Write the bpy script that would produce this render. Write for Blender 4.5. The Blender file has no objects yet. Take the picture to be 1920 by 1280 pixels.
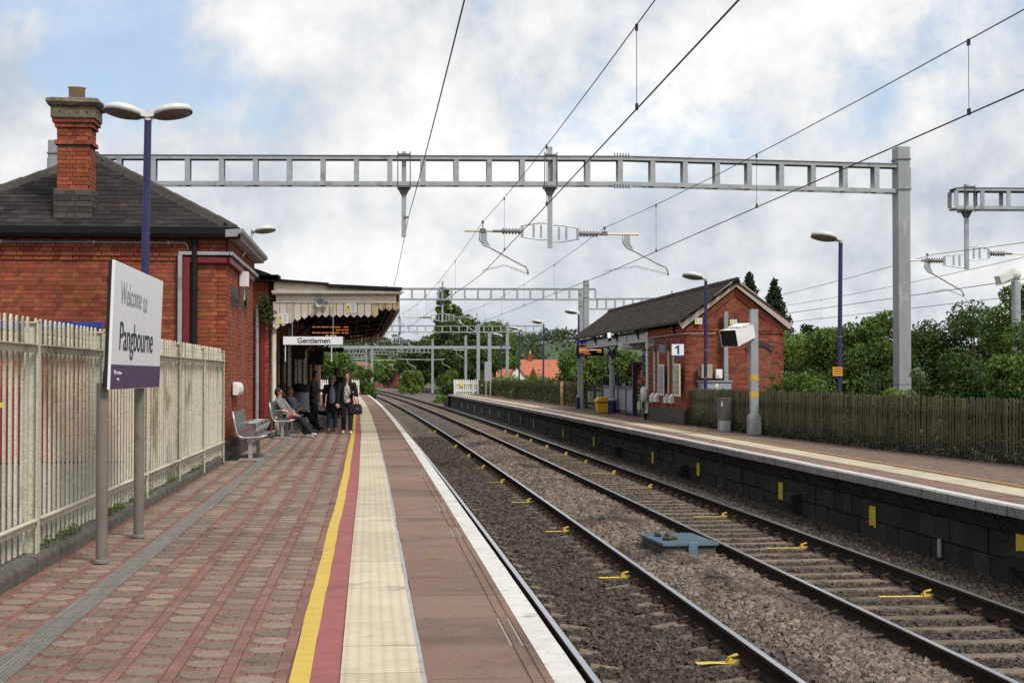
import bpy, math, random
import numpy as np
from mathutils import Vector, Matrix
random.seed(7); RNG = np.random.default_rng(7)
R = math.radians
SC = bpy.context.scene; COL = SC.collection
# ---------------------------------------------------------------- camera
EYE = 1.5
cd = bpy.data.cameras.new('camera'); CAM = bpy.data.objects.new('camera', cd); COL.objects.link(CAM)
cd.sensor_width = 36; cd.lens = 55.31; cd.clip_start = 0.1; cd.clip_end = 6000
CAM.location = (0, 0, EYE); CAM.rotation_euler = (R(91.238), 0, R(-5.056)); SC.camera = CAM
# ---------------------------------------------------------------- sky and sun
SUN_EL, SUN_AZ = 50, 148          # azimuth clockwise from +Y: the sun stands behind the camera, to its right
W = bpy.data.worlds.new('World'); SC.world = W; W.use_nodes = True
nt = W.node_tree; nt.nodes.clear()
def WN(t, **k):
    n = nt.nodes.new(t)
    for a, b in k.items(): setattr(n, a, b)
    return n
L = nt.links.new
tc = WN('ShaderNodeTexCoord')
sky = WN('ShaderNodeTexSky', sky_type='NISHITA', sun_disc=False, sun_elevation=R(SUN_EL), sun_rotation=R(SUN_AZ))
sky.air_density = 1.0; sky.dust_density = 1.5; sky.ozone_density = 2.0
b1 = WN('ShaderNodeBackground'); b1.inputs['Strength'].default_value = 0.14
L(sky.outputs[0], b1.inputs['Color'])
def wnoise(loc, scale, detail, rough, dist=0.0, st=(1, 1, 1)):
    mp = WN('ShaderNodeMapping'); mp.inputs['Location'].default_value = loc; mp.inputs['Scale'].default_value = st
    n = WN('ShaderNodeTexNoise'); n.inputs['Scale'].default_value = scale; n.inputs['Detail'].default_value = detail
    n.inputs['Roughness'].default_value = rough; n.inputs['Distortion'].default_value = dist
    L(tc.outputs['Generated'], mp.inputs[0]); L(mp.outputs[0], n.inputs['Vector']); return n.outputs['Fac']
def wmath(op, a, b=None, clamp=False):
    n = WN('ShaderNodeMath', operation=op, use_clamp=clamp)
    for i, v in enumerate((a, b)):
        if v is None: continue
        if isinstance(v, (int, float)): n.inputs[i].default_value = v
        else: L(v, n.inputs[i])
    return n.outputs[0]
def wramp(v, lo, hi):
    n = WN('ShaderNodeMapRange', interpolation_type='SMOOTHSTEP'); L(v, n.inputs['Value'])
    n.inputs['From Min'].default_value = lo; n.inputs['From Max'].default_value = hi; return n.outputs[0]
SO = (1.38, 9.9, 6.66); ST = (1, 1, 1.08)
na = wnoise(SO, 5.6, 12, 0.62, 0.12, ST)
nb = wnoise((SO[0] + .010, SO[1], SO[2] - 0.050), 5.6, 5, 0.54, 0.12, ST)      # the same field a little higher up: what shades a cloud from above
nc = wnoise((7.7, 2.2, 1.3), 2.3, 3, 0.5, 0, (1, 1, 2.0))
sz_ = WN('ShaderNodeSeparateXYZ'); L(tc.outputs['Generated'], sz_.inputs[0])
low = wmath('SUBTRACT', 1.0, wramp(sz_.outputs[2], 0.03, 0.15))               # towards the horizon the banks of cloud close up
cover = wramp(wmath('ADD', wmath('ADD', na, wmath('MULTIPLY', wmath('SUBTRACT', nc, 0.5), 0.5)), wmath('MULTIPLY', low, 0.5)), 0.36, 0.50)
relief = wmath('SUBTRACT', na, nb)
lit = wmath('ADD', wmath('MULTIPLY', relief, 3.4), wmath('ADD', wmath('MULTIPLY', wmath('SUBTRACT', na, 0.5), 0.9), 0.49), True)
mixc = WN('ShaderNodeMixRGB'); mixc.inputs[1].default_value = (0.53, 0.58, 0.65, 1); mixc.inputs[2].default_value = (1.0, 0.99, 0.97, 1)
L(lit, mixc.inputs[0])
b2 = WN('ShaderNodeBackground'); b2.inputs['Strength'].default_value = 0.84; L(mixc.outputs[0], b2.inputs['Color'])
ms = WN('ShaderNodeMixShader'); L(wmath('ADD', wmath('MULTIPLY', cover, 0.60), 0.40), ms.inputs[0]); L(b1.outputs[0], ms.inputs[1]); L(b2.outputs[0], ms.inputs[2])
wo = WN('ShaderNodeOutputWorld'); L(ms.outputs[0], wo.inputs[0])
sl = bpy.data.lights.new('sun', 'SUN'); sl.energy = 2.4; sl.angle = R(14); sl.color = (1, 0.95, 0.87)
so = bpy.data.objects.new('sun', sl); COL.objects.link(so)
_d = Vector((math.sin(R(SUN_AZ)) * math.cos(R(SUN_EL)), math.cos(R(SUN_AZ)) * math.cos(R(SUN_EL)), math.sin(R(SUN_EL))))
so.rotation_euler = (-_d).to_track_quat('-Z', 'Y').to_euler(); so.location = (0, -30, 60)
vs = SC.view_settings; vs.view_transform = 'Standard'; vs.look = 'None'; vs.exposure = 0.30; vs.gamma = 1.0
cy = SC.cycles; cy.use_denoising = False; cy.max_bounces = 6; cy.diffuse_bounces = 3; cy.glossy_bounces = 3; cy.transmission_bounces = 4; cy.transparent_max_bounces = 6
cy.caustics_reflective = False; cy.caustics_refractive = False; cy.sample_clamp_indirect = 5
# ---------------------------------------------------------------- helpers
def S(r, g, b):
    f = lambda c: (c / 255 / 12.92) if c / 255 <= 0.04045 else ((c / 255 + 0.055) / 1.055) ** 2.4
    return (f(r), f(g), f(b))
CUR = 9e-5
def cx(y): return -CUR * y * y            # the line bends gently to the left
def hd(y): return math.atan(2 * CUR * y)  # its heading there
class MB:
    def __init__(s): s.v = []; s.f = []; s.m = []
    def add(s, vs, fs, m=0):
        o = len(s.v); s.v += [tuple(p) for p in vs]; s.f += [tuple(i + o for i in f) for f in fs]; s.m += [m] * len(fs); return s
    def box(s, x0, y0, z0, x1, y1, z1, m=0):
        return s.add([(x0,y0,z0),(x1,y0,z0),(x1,y1,z0),(x0,y1,z0),(x0,y0,z1),(x1,y0,z1),(x1,y1,z1),(x0,y1,z1)],
                     [(0,3,2,1),(4,5,6,7),(0,1,5,4),(1,2,6,5),(2,3,7,6),(3,0,4,7)], m)
    def bar(s, p, q, w, h, m=0, up=(0, 0, 1), w2=None, h2=None):
        p = Vector(p); q = Vector(q); d = (q - p).normalized(); u = Vector(up)
        if abs(d.dot(u)) > .99: u = Vector((0, 1, 0))
        a = d.cross(u).normalized(); b = a.cross(d).normalized(); vs = []
        for c, ww, hh in ((p, w, h), (q, w2 or w, h2 or h)):
            for i, j in ((-1,-1),(1,-1),(1,1),(-1,1)): vs.append(c + a * (i * ww / 2) + b * (j * hh / 2))
        return s.add(vs, [(0,3,2,1),(4,5,6,7),(0,1,5,4),(1,2,6,5),(2,3,7,6),(3,0,4,7)], m)
    def tube(s, pts, r, n=8, m=0, cap=True, fx=1.0, fy=1.0):
        pts = [Vector(p) for p in pts]; k = len(pts); rr = r if isinstance(r, (list, tuple)) else [r] * k
        vs = []; ref = None
        for i, p in enumerate(pts):
            d = (pts[min(i + 1, k - 1)] - pts[max(i - 1, 0)])
            d = d.normalized() if d.length > 1e-9 else Vector((0, 0, 1))
            if ref is None:
                ref = Vector((1, 0, 0)) if abs(d.x) < .8 else Vector((0, 1, 0))
            a = (ref - d * ref.dot(d)).normalized(); b = d.cross(a); ref = a
            for j in range(n):
                t = 2 * math.pi * j / n; vs.append(p + a * (math.cos(t) * rr[i] * fx) + b * (math.sin(t) * rr[i] * fy))
        fs = [(i*n+j, i*n+(j+1)%n, (i+1)*n+(j+1)%n, (i+1)*n+j) for i in range(k-1) for j in range(n)]
        if cap: fs += [tuple(range(n-1, -1, -1)), tuple(range((k-1)*n, k*n))]
        return s.add(vs, fs, m)
    def cyl(s, p, q, r0, r1=None, n=12, m=0): return s.tube([p, q], [r0, r0 if r1 is None else r1], n, m)
    def lathe(s, prof, n=16, c=(0, 0, 0), m=0, sx=1, sy=1):
        vs = [(c[0] + r*math.cos(2*math.pi*j/n)*sx, c[1] + r*math.sin(2*math.pi*j/n)*sy, c[2] + z) for r, z in prof for j in range(n)]
        k = len(prof); fs = [(i*n+j, i*n+(j+1)%n, (i+1)*n+(j+1)%n, (i+1)*n+j) for i in range(k-1) for j in range(n)]
        fs += [tuple(range(n-1, -1, -1)), tuple(range((k-1)*n, k*n))]
        return s.add(vs, fs, m)
    def prism(s, poly, d0, d1, ax='y', m=0):      # poly in the plane across ax, pushed from d0 to d1
        n = len(poly)
        P = {'y': lambda a, b, d: (a, d, b), 'x': lambda a, b, d: (d, a, b), 'z': lambda a, b, d: (a, b, d)}[ax]
        vs = [P(a, b, d0) for a, b in poly] + [P(a, b, d1) for a, b in poly]
        fs = [tuple(range(n)), tuple(range(2*n-1, n-1, -1))] + [(i, i+n, (i+1)%n+n, (i+1)%n) for i in range(n)]
        return s.add(vs, fs, m)
    def ball(s, c, r, n=10, k=6, m=0, sc=(1, 1, 1)):
        pr = [(max(1e-4, math.sin(math.pi*i/k)), -math.cos(math.pi*i/k)) for i in range(k+1)]
        vs = [(c[0]+r*sc[0]*a*math.cos(2*math.pi*j/n), c[1]+r*sc[1]*a*math.sin(2*math.pi*j/n), c[2]+r*sc[2]*z) for a, z in pr for j in range(n)]
        return s.add(vs, [(i*n+j, i*n+(j+1)%n, (i+1)*n+(j+1)%n, (i+1)*n+j) for i in range(k) for j in range(n)], m)
    def mesh(s, name, mats, smooth=False):
        me = bpy.data.meshes.new(name); me.from_pydata(s.v, [], s.f)
        mats = mats if isinstance(mats, (list, tuple)) else [mats]
        for mm in mats: me.materials.append(mm)
        if len(mats) > 1: me.polygons.foreach_set('material_index', s.m)
        import bmesh
        bm = bmesh.new(); bm.from_mesh(me); bmesh.ops.recalc_face_normals(bm, faces=bm.faces); bm.to_mesh(me); bm.free()
        if smooth: me.polygons.foreach_set('use_smooth', [True] * len(me.polygons))
        return me
    def build(s, name, mats, parent=None, loc=(0, 0, 0), rot=(0, 0, 0), smooth=False, bevel=0):
        o = put(name, s.mesh(name, mats, smooth), parent, loc, rot)
        if smooth == 'auto' or bevel:
            pass
        if bevel:
            b = o.modifiers.new('bevel', 'BEVEL'); b.width = bevel; b.segments = 2; b.limit_method = 'ANGLE'
        return o
def put(name, me, parent=None, loc=(0, 0, 0), rot=(0, 0, 0), scale=None):
    o = bpy.data.objects.new(name, me); COL.objects.link(o); o.location = loc; o.rotation_euler = rot
    if scale is not None: o.scale = scale
    if parent is not None: o.parent = parent
    return o
def tag(o, label=None, cat=None, group=None, kind=None):
    for k, v in (('label', label), ('category', cat), ('group', group), ('kind', kind)):
        if v: o[k] = v
    return o
def thing(name, label, cat, loc=(0, 0, 0), rz=0, group=None):
    o = bpy.data.objects.new(name, None); COL.objects.link(o); o.location = loc; o.rotation_euler = (0, 0, rz); o.empty_display_size = .2
    return tag(o, label, cat, group)
def kids(o): return KID.get(o.name, [])
def copy_tree(o, parent=None):
    c = o.copy(); COL.objects.link(c); c.parent = parent
    for ch in [x for x in o.children]: copy_tree(ch, c)
    return c
def npmesh(name, V, F, mats, smooth=False, mi=None):      # V (n,3), F (m,k) arrays
    V = np.ascontiguousarray(V, np.float32); F = np.ascontiguousarray(F, np.int32); k = F.shape[1]
    me = bpy.data.meshes.new(name); me.vertices.add(len(V)); me.vertices.foreach_set('co', V.ravel())
    me.loops.add(F.size); me.loops.foreach_set('vertex_index', F.ravel()); me.polygons.add(len(F))
    me.polygons.foreach_set('loop_start', np.arange(0, F.size, k, dtype=np.int32))
    for mm in (mats if isinstance(mats, (list, tuple)) else [mats]): me.materials.append(mm)
    if mi is not None: me.polygons.foreach_set('material_index', mi)
    me.polygons.foreach_set('use_smooth', np.full(len(F), bool(smooth)))
    me.update(calc_edges=True); return me
BOXF = np.array([(0,3,2,1),(4,5,6,7),(0,1,5,4),(1,2,6,5),(2,3,7,6),(3,0,4,7)])
def boxes(C, D):        # centres (n,3), half sizes (n,3)
    sg = np.array([(-1,-1,-1),(1,-1,-1),(1,1,-1),(-1,1,-1),(-1,-1,1),(1,-1,1),(1,1,1),(-1,1,1)], float)
    V = C[:, None, :] + sg[None] * D[:, None, :]; F = BOXF[None] + (np.arange(len(C)) * 8)[:, None, None]
    return V.reshape(-1, 3), F.reshape(-1, 4)
# ---------------------------------------------------------------- materials
MATS = {}
def mat(name, c1, c2=None, scale=6, rough=.75, bump=0.0, bscale=None, metal=0.0, rnd=0.0, hue=0.0, stretch=(1, 1, 1), stain=None, spec=.4,
        detail=5, emit=None, trans=0.0, coat=0.0, rrough=0.0, extra=None):
    if name in MATS: return MATS[name]
    m = bpy.data.materials.new(name); m.use_nodes = True; MATS[name] = m
    n = m.node_tree.nodes; l = m.node_tree.links.new; bs = n['Principled BSDF']; out = n['Material Output']
    def mk(t, **k):
        x = n.new(t)
        for a, b in k.items(): setattr(x, a, b)
        return x
    geo = mk('ShaderNodeNewGeometry')
    mp = mk('ShaderNodeMapping'); mp.inputs['Scale'].default_value = stretch; l(geo.outputs['Position'], mp.inputs[0])
    ns = mk('ShaderNodeTexNoise'); ns.inputs['Scale'].default_value = scale; ns.inputs['Detail'].default_value = detail; ns.inputs['Roughness'].default_value = .6
    l(mp.outputs[0], ns.inputs['Vector'])
    rp = mk('ShaderNodeMapRange'); rp.inputs['From Min'].default_value = .3; rp.inputs['From Max'].default_value = .7; l(ns.outputs['Fac'], rp.inputs['Value'])
    mx = mk('ShaderNodeMixRGB'); mx.inputs[1].default_value = (*c1, 1); mx.inputs[2].default_value = (*(c2 or c1), 1); l(rp.outputs[0], mx.inputs[0])
    col = mx.outputs[0]
    if rnd or hue:
        oi = mk('ShaderNodeObjectInfo'); ad = mk('ShaderNodeMath', operation='ADD'); l(oi.outputs['Random'], ad.inputs[0]); l(geo.outputs['Random Per Island'], ad.inputs[1])
        fr = mk('ShaderNodeMath', operation='FRACT'); l(ad.outputs[0], fr.inputs[0])
        wn = mk('ShaderNodeTexWhiteNoise', noise_dimensions='1D'); l(fr.outputs[0], wn.inputs['W'])
        hs = mk('ShaderNodeHueSaturation')
        mr = mk('ShaderNodeMapRange'); mr.inputs['To Min'].default_value = 1 - rnd; mr.inputs['To Max'].default_value = 1 + rnd; l(wn.outputs['Value'], mr.inputs['Value'])
        mh = mk('ShaderNodeMapRange'); mh.inputs['To Min'].default_value = .5 - hue; mh.inputs['To Max'].default_value = .5 + hue; l(fr.outputs[0], mh.inputs['Value'])
        l(col, hs.inputs['Color']); l(mr.outputs[0], hs.inputs['Value']); l(mh.outputs[0], hs.inputs['Hue']); col = hs.outputs[0]
    for st in (stain or []):       # (colour, scale, low, high, stretch)
        s2 = mk('ShaderNodeTexNoise'); s2.inputs['Scale'].default_value = st[1]; s2.inputs['Detail'].default_value = 6; s2.inputs['Roughness'].default_value = .65
        m2 = mk('ShaderNodeMapping'); m2.inputs['Scale'].default_value = st[4] if len(st) > 4 else (1, 1, 1); m2.inputs['Location'].default_value = (st[1], 3.3, 1.7)
        l(geo.outputs['Position'], m2.inputs[0]); l(m2.outputs[0], s2.inputs['Vector'])
        r2 = mk('ShaderNodeMapRange', interpolation_type='SMOOTHSTEP'); r2.inputs['From Min'].default_value = st[2]; r2.inputs['From Max'].default_value = st[3]; l(s2.outputs['Fac'], r2.inputs['Value'])
        x2 = mk('ShaderNodeMixRGB'); x2.inputs[2].default_value = (*st[0], 1); l(r2.outputs[0], x2.inputs[0]); l(col, x2.inputs[1]); col = x2.outputs[0]
    if extra: col = extra(mk, l, geo, col)
    l(col, bs.inputs['Base Color']); bs.inputs['Roughness'].default_value = rough; bs.inputs['Metallic'].default_value = metal
    bs.inputs['Specular IOR Level'].default_value = spec
    if rrough:
        r3 = mk('ShaderNodeMapRange'); r3.inputs['To Min'].default_value = rough - rrough; r3.inputs['To Max'].default_value = rough + rrough; l(ns.outputs['Fac'], r3.inputs['Value']); l(r3.outputs[0], bs.inputs['Roughness'])
    if coat: bs.inputs['Coat Weight'].default_value = coat
    if bump:
        nb_ = mk('ShaderNodeTexNoise'); nb_.inputs['Scale'].default_value = bscale or scale * 4; nb_.inputs['Detail'].default_value = 4; l(mp.outputs[0], nb_.inputs['Vector'])
        bp = mk('ShaderNodeBump'); bp.inputs['Strength'].default_value = min(1, bump * 10); bp.inputs['Distance'].default_value = .02; l(nb_.outputs['Fac'], bp.inputs['Height']); l(bp.outputs[0], bs.inputs['Normal'])
    if emit: bs.inputs['Emission Color'].default_value = (*emit[0], 1); bs.inputs['Emission Strength'].default_value = emit[1]
    if trans:
        tr = mk('ShaderNodeBsdfTranslucent'); l(col, tr.inputs['Color']); mm = mk('ShaderNodeMixShader'); mm.inputs[0].default_value = trans
        l(bs.outputs[0], mm.inputs[1]); l(tr.outputs[0], mm.inputs[2]); l(mm.outputs[0], out.inputs[0])
    return m
def brick_tex(m_c1, m_c2, mort, plane):   # joints for surfaces too far or too oblique to build; plane: which axes run along and up
    def ex(mk, l, geo, col):
        sx = mk('ShaderNodeSeparateXYZ'); l(geo.outputs['Position'], sx.inputs[0]); cb = mk('ShaderNodeCombineXYZ')
        l(sx.outputs[plane[0]], cb.inputs[0]); l(sx.outputs[plane[1]], cb.inputs[1])
        bt = mk('ShaderNodeTexBrick'); l(cb.outputs[0], bt.inputs['Vector']); bt.inputs['Scale'].default_value = 1
        bt.inputs['Color1'].default_value = (*m_c1, 1); bt.inputs['Color2'].default_value = (*m_c2, 1); bt.inputs['Mortar'].default_value = (*mort, 1)
        bt.inputs['Brick Width'].default_value = .225; bt.inputs['Row Height'].default_value = .075; bt.inputs['Mortar Size'].default_value = .005; bt.inputs['Mortar Smooth'].default_value = .2
        mx = mk('ShaderNodeMixRGB', blend_type='MULTIPLY'); mx.inputs[0].default_value = 1; l(bt.outputs['Color'], mx.inputs[1]); l(col, mx.inputs[2]); return mx.outputs[0]
    return ex
BR1, BR2 = (.345, .094, .046), (.225, .060, .034)
M_brick = mat('red_brick', BR1, BR2, 9, .88, .03, 60, rnd=.27, hue=.012, spec=.2, stain=[((.075, .034, .028), 1.2, .54, .78), ((.05, .03, .026), 3.4, .62, .80), ((.36, .25, .20), 3.1, .68, .86)])
M_brickW = mat('red_brick_dirty', (.30, .088, .050), (.19, .060, .040), 5, .88, .03, 60, spec=.2, rnd=.27, hue=.012, stain=[((.085, .045, .038), 1.1, .52, .72)])
M_mort = mat('mortar', (.22, .145, .105), (.11, .065, .048), 12, .95, .03)
M_blue = mat('blue_brick', (.036, .034, .036), (.075, .066, .06), 8, .7, .03, 50, rnd=.4)
M_brickX = mat('brick_face_x', BR1, BR2, 5, .85, .03, 60, extra=brick_tex((1, .9, .9), (.6, .55, .6), (.75, 2.2, 3.6), (1, 2)))
M_brickY = mat('brick_face_y', BR1, BR2, 5, .85, .03, 60, extra=brick_tex((1, .9, .9), (.6, .55, .6), (.75, 2.2, 3.6), (0, 2)))
M_slate = mat('slate', (.024, .021, .022), (.042, .037, .037), 5, .9, spec=.12, bump=.04, bscale=30, rnd=.34, stain=[((.20, .19, .15), 22, .70, .76), ((.012, .012, .01), 16, .69, .73), ((.10, .062, .045), 2.2, .58, .76)])
M_slate0 = mat('slate0', (.055, .050, .050), (.095, .086, .082), 5, .72, .04, 30, rnd=.30, stain=[((.20, .19, .15), 22, .70, .76), ((.012, .012, .01), 16, .69, .73), ((.13, .085, .06), 2.2, .62, .78)])
M_slate2 = mat('brown_slate', (.032, .026, .023), (.055, .045, .038), 4, .9, .04, 30, spec=.12, rnd=.28, stain=[((.09, .085, .03), 3, .66, .8)])
M_ridge = mat('ridge_tile', (.040, .036, .033), (.080, .070, .058), 9, .9, .06, stain=[((.33, .32, .26), 26, .66, .72), ((.02, .02, .018), 13, .64, .7)])
M_lichen = mat('lichen_stone', (.10, .085, .06), (.20, .17, .11), 10, .95, .08, stain=[((.35, .34, .27), 24, .62, .7), ((.02, .02, .015), 14, .58, .68), ((.19, .16, .05), 7, .62, .74)])
M_pot = mat('buff_clay', (.60, .46, .31), (.52, .39, .26), 5, .7)
M_black = mat('black_paint', (.009, .009, .010), (.014, .014, .014), 8, .6, .01, spec=.2)
M_blk2 = mat('matt_black', (.008, .008, .008), (.014, .014, .014), 8, .7)
M_cream = mat('cream_paint', (.76, .71, .60), (.64, .57, .45), 4, .6, .02, stain=[((.30, .20, .11), 5, .60, .78, (3, 3, .5)), ((.06, .05, .04), 7, .68, .78, (3, 3, .4))])
M_white = mat('white_paint', (.80, .79, .76), (.72, .71, .68), 5, .5, .01, stain=[((.4, .37, .32), 4, .66, .86, (2, 2, .4))])
M_wsign = mat('white_enamel', (.82, .83, .85), (.78, .79, .82), 2, .35)
M_galv = mat('galvanised_steel', (.44, .46, .47), (.33, .35, .37), 7, .46, .01, 30, metal=.35, rrough=.1, stain=[((.24, .25, .26), 2.6, .52, .72), ((.52, .53, .54), 17, .62, .74)])
M_galvw = mat('weathered_galvanised_steel', (.36, .375, .385), (.26, .27, .28), 3, .55, .01, metal=.25, stretch=(1, 1, .4), stain=[((.50, .51, .52), 2.4, .60, .8, (1, 1, .4))])
M_gold = mat('brass_tube', (.47, .42, .30), (.36, .32, .24), 8, .4, metal=.5)
M_dkgal = mat('dark_steel', (.12, .12, .125), (.18, .18, .18), 8, .5, metal=.3)
M_insul = mat('grey_insulator', (.16, .155, .15), (.22, .215, .21), 8, .45)
M_wire = mat('copper_wire', (.035, .032, .03), (.02, .02, .02), 8, .55, metal=.2)
M_purple = mat('purple_paint', (.036, .031, .105), (.028, .024, .085), 5, .38)
M_navy = mat('navy_paint', (.018, .018, .06), (.024, .024, .075), 5, .4)
M_blueP = mat('blue_paint', (.03, .05, .30), (.025, .045, .24), 5, .4)
M_redP = mat('maroon_paint', (.20, .016, .022), (.13, .012, .018), 6, .5, .02)
M_lampw = mat('lamp_housing', (.66, .66, .64), (.58, .58, .56), 5, .4, stain=[((.36, .35, .3), 6, .62, .82)])
M_lens = mat('lamp_lens', (.16, .13, .11), (.24, .19, .16), 9, .25)
M_yel = mat('yellow_paint', (.60, .43, .075), (.50, .35, .06), 9, .75, .02, stain=[((.28, .20, .09), 5, .58, .78), ((.62, .52, .24), 3, .62, .8, (1, .4, 1))])
M_ylw = mat('pale_yellow_paint', (.70, .54, .09), (.58, .43, .06), 14, .8, .03, stain=[((.10, .08, .05), 22, .66, .74)])
def _studs(mk, l, geo, col):        # rows of low studs, colour darker between them
    tcn = mk('ShaderNodeTexCoord'); sx = mk('ShaderNodeSeparateXYZ'); l(tcn.outputs['Object'], sx.inputs[0]); o = []
    for i in (0, 1):
        m1 = mk('ShaderNodeMath', operation='MULTIPLY'); l(sx.outputs[i], m1.inputs[0]); m1.inputs[1].default_value = math.pi/.0667
        m2 = mk('ShaderNodeMath', operation='SINE'); l(m1.outputs[0], m2.inputs[0]); m3 = mk('ShaderNodeMath', operation='ABSOLUTE'); l(m2.outputs[0], m3.inputs[0]); o.append(m3.outputs[0])
    m4 = mk('ShaderNodeMath', operation='MULTIPLY'); l(o[0], m4.inputs[0]); l(o[1], m4.inputs[1])
    mr = mk('ShaderNodeMapRange'); l(m4.outputs[0], mr.inputs['Value']); mr.inputs['From Max'].default_value = .8; mr.inputs['To Min'].default_value = .80
    mx = mk('ShaderNodeMixRGB', blend_type='MULTIPLY'); mx.inputs[0].default_value = 1; l(col, mx.inputs[1]); l(mr.outputs[0], mx.inputs[2]); return mx.outputs[0]
M_tact = mat('buff_paving', (.60, .525, .385), (.50, .435, .315), 2.6, .88, .02, 30, rnd=.12, extra=_studs, stain=[((.58, .47, .28), 6, .54, .74, (6, .3, 1)), ((.33, .28, .21), 2.1, .54, .78), ((.24, .20, .16), 9, .66, .8)])
M_redl = mat('dusky_red_paint', (.33, .105, .10), (.26, .082, .078), 4, .8, .03, 60, stain=[((.42, .25, .22), 3.2, .58, .80, (1, 3, 1)), ((.20, .07, .065), 2.1, .55, .75)])
M_slab = mat('brown_slab', (.27, .172, .130), (.20, .125, .095), 40, .92, .06, 120, rnd=.14, stain=[((.16, .105, .08), 1.7, .52, .72), ((.40, .32, .27), 2.6, .62, .84, (1, 3, 1)), ((.10, .07, .055), 6, .62, .8), ((.115, .078, .062), .7, .5, .72), ((.46, .41, .37), 38, .75, .78)])
M_wedge = mat('white_edge_paint', (.66, .65, .61), (.52, .51, .48), 6, .8, .04, 50, rnd=.07, stain=[((.27, .22, .19), 4, .56, .76), ((.16, .12, .10), 11, .64, .76)])
M_grey = mat('grey_line', (.30, .31, .33), (.40, .39, .38), 6, .9, .03, stain=[((.24, .17, .14), 5, .55, .75)])
M_paver = mat('taupe_paver', (.265, .200, .156), (.19, .14, .108), 22, .92, .06, 90, rnd=.26, stain=[((.12, .086, .068), .55, .52, .78), ((.42, .39, .35), 34, .745, .77), ((.055, .042, .035), 1.6, .56, .76), ((.30, .24, .19), 3.5, .66, .82)])
def _strips(mk, l, geo, col):
    sx = mk('ShaderNodeSeparateXYZ'); l(geo.outputs['Position'], sx.inputs[0]); cb = mk('ShaderNodeCombineXYZ'); l(sx.outputs[1], cb.inputs[0]); l(sx.outputs[0], cb.inputs[1])
    bt = mk('ShaderNodeTexBrick'); l(cb.outputs[0], bt.inputs['Vector']); bt.inputs['Scale'].default_value = 1
    bt.inputs['Color1'].default_value = (1, 1, 1, 1); bt.inputs['Color2'].default_value = (.72, .72, .72, 1); bt.inputs['Mortar'].default_value = (.3, .28, .26, 1)
    bt.inputs['Brick Width'].default_value = .21; bt.inputs['Row Height'].default_value = .07; bt.inputs['Mortar Size'].default_value = .003
    mx = mk('ShaderNodeMixRGB', blend_type='MULTIPLY'); mx.inputs[0].default_value = 1; l(bt.outputs['Color'], mx.inputs[1]); l(col, mx.inputs[2]); return mx.outputs[0]
M_pave = mat('red_block_paving', (.295, .155, .120), (.215, .106, .084), 5, .92, .05, 70, extra=_strips, stain=[((.14, .085, .066), .55, .52, .78), ((.06, .045, .036), 1.3, .55, .74), ((.26, .17, .12), 2.6, .6, .8)])
M_drain = mat('drain_channel', (.215, .20, .18), (.15, .138, .122), 9, .8, .05, 60, rnd=.12, stain=[((.07, .06, .05), 3, .58, .75)])
M_conc = mat('mossy_concrete', (.135, .122, .10), (.07, .062, .05), 7, .95, .08, 40, stain=[((.42, .41, .36), 9, .66, .74), ((.055, .06, .025), 4, .56, .72), ((.03, .03, .02), 6, .6, .74)])
M_fence = mat('stained_cream_paint', (.58, .555, .44), (.45, .43, .325), 14, .8, .04, 40, rnd=.10, stain=[((.19, .185, .10), 1.3, .50, .72, (1, 1, .6)), ((.10, .09, .05), 16, .60, .76, (1, 1, .5))])
M_wood = mat('mossy_timber', (.062, .060, .030), (.105, .094, .052), 5, .92, .06, 40, rnd=.35, stretch=(3, 3, .5), stain=[((.085, .095, .03), 2.0, .48, .70, (1, 1, .6)), ((.02, .018, .013), 4, .58, .76, (2, 2, .5))])
M_newwood = mat('new_timber', (.42, .28, .15), (.34, .22, .12), 6, .85, .04, stretch=(3, 3, .4))
M_ballast = mat('ballast_stone', (.215, .172, .140), (.112, .088, .070), 12, .93, .06, 60, rnd=.55, hue=.02, stain=[((.05, .04, .034), .9, .48, .66, (1, .35, 1)), ((.13, .07, .04), 1.3, .62, .8, (1, .3, 1))])
M_ballastD = mat('dark_ballast', (.045, .035, .028), (.090, .071, .057), 9, .93, .06, 60, rnd=.6, hue=.02)
M_bed = mat('ballast_bed_earth', (.062, .050, .042), (.10, .08, .064), 18, .95, .2, 40)
M_sleep = mat('concrete_sleeper', (.205, .162, .120), (.12, .093, .068), 6, .93, .06, 50, rnd=.22, stain=[((.04, .033, .028), 2.6, .50, .70), ((.22, .10, .045), 3.1, .66, .8)])
M_rail = mat('dark_rail_steel', (.017, .012, .010), (.034, .021, .015), 9, .85, .04, spec=.15)
M_shine = mat('polished_rail_steel', (.55, .56, .60), (.44, .45, .49), 3, .22, metal=.9, stretch=(20, .3, 1))
M_clip = mat('rusty_clip', (.045, .030, .022), (.09, .05, .03), 12, .8, metal=.2)
M_stoneD = mat('dark_stone', (.012, .010, .009), (.027, .023, .020), 5, .9, .08, 30, rnd=.45, stain=[((.19, .18, .16), 5, .70, .80, (1, 1.2, .3))])
M_bluebox = mat('faded_blue_paint', (.12, .20, .25), (.09, .15, .19), 5, .7, .03, stain=[((.30, .30, .27), 6, .6, .78)])
M_led = mat('led_amber', (.9, .3, .05), None, 3, .5, emit=((1, .28, .05), .75))
M_ledw = mat('led_pale', (.9, .7, .5), None, 3, .5, emit=((1, .55, .36), .9))
M_yelsign = mat('warning_yellow', (.70, .62, .02), None, 3, .4)
M_orange = mat('orange_notice', (.72, .30, .02), None, 3, .5)
M_ink = mat('ink', (.012, .012, .016), None, 3, .5)
M_inkg = mat('grey_ink', (.33, .34, .36), (.25, .26, .28), 3, .4)
M_inkb = mat('blue_ink', (.02, .05, .30), None, 3, .4)
M_signpur = mat('plum_band', (.085, .050, .125), (.065, .04, .095), 3, .35)
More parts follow.
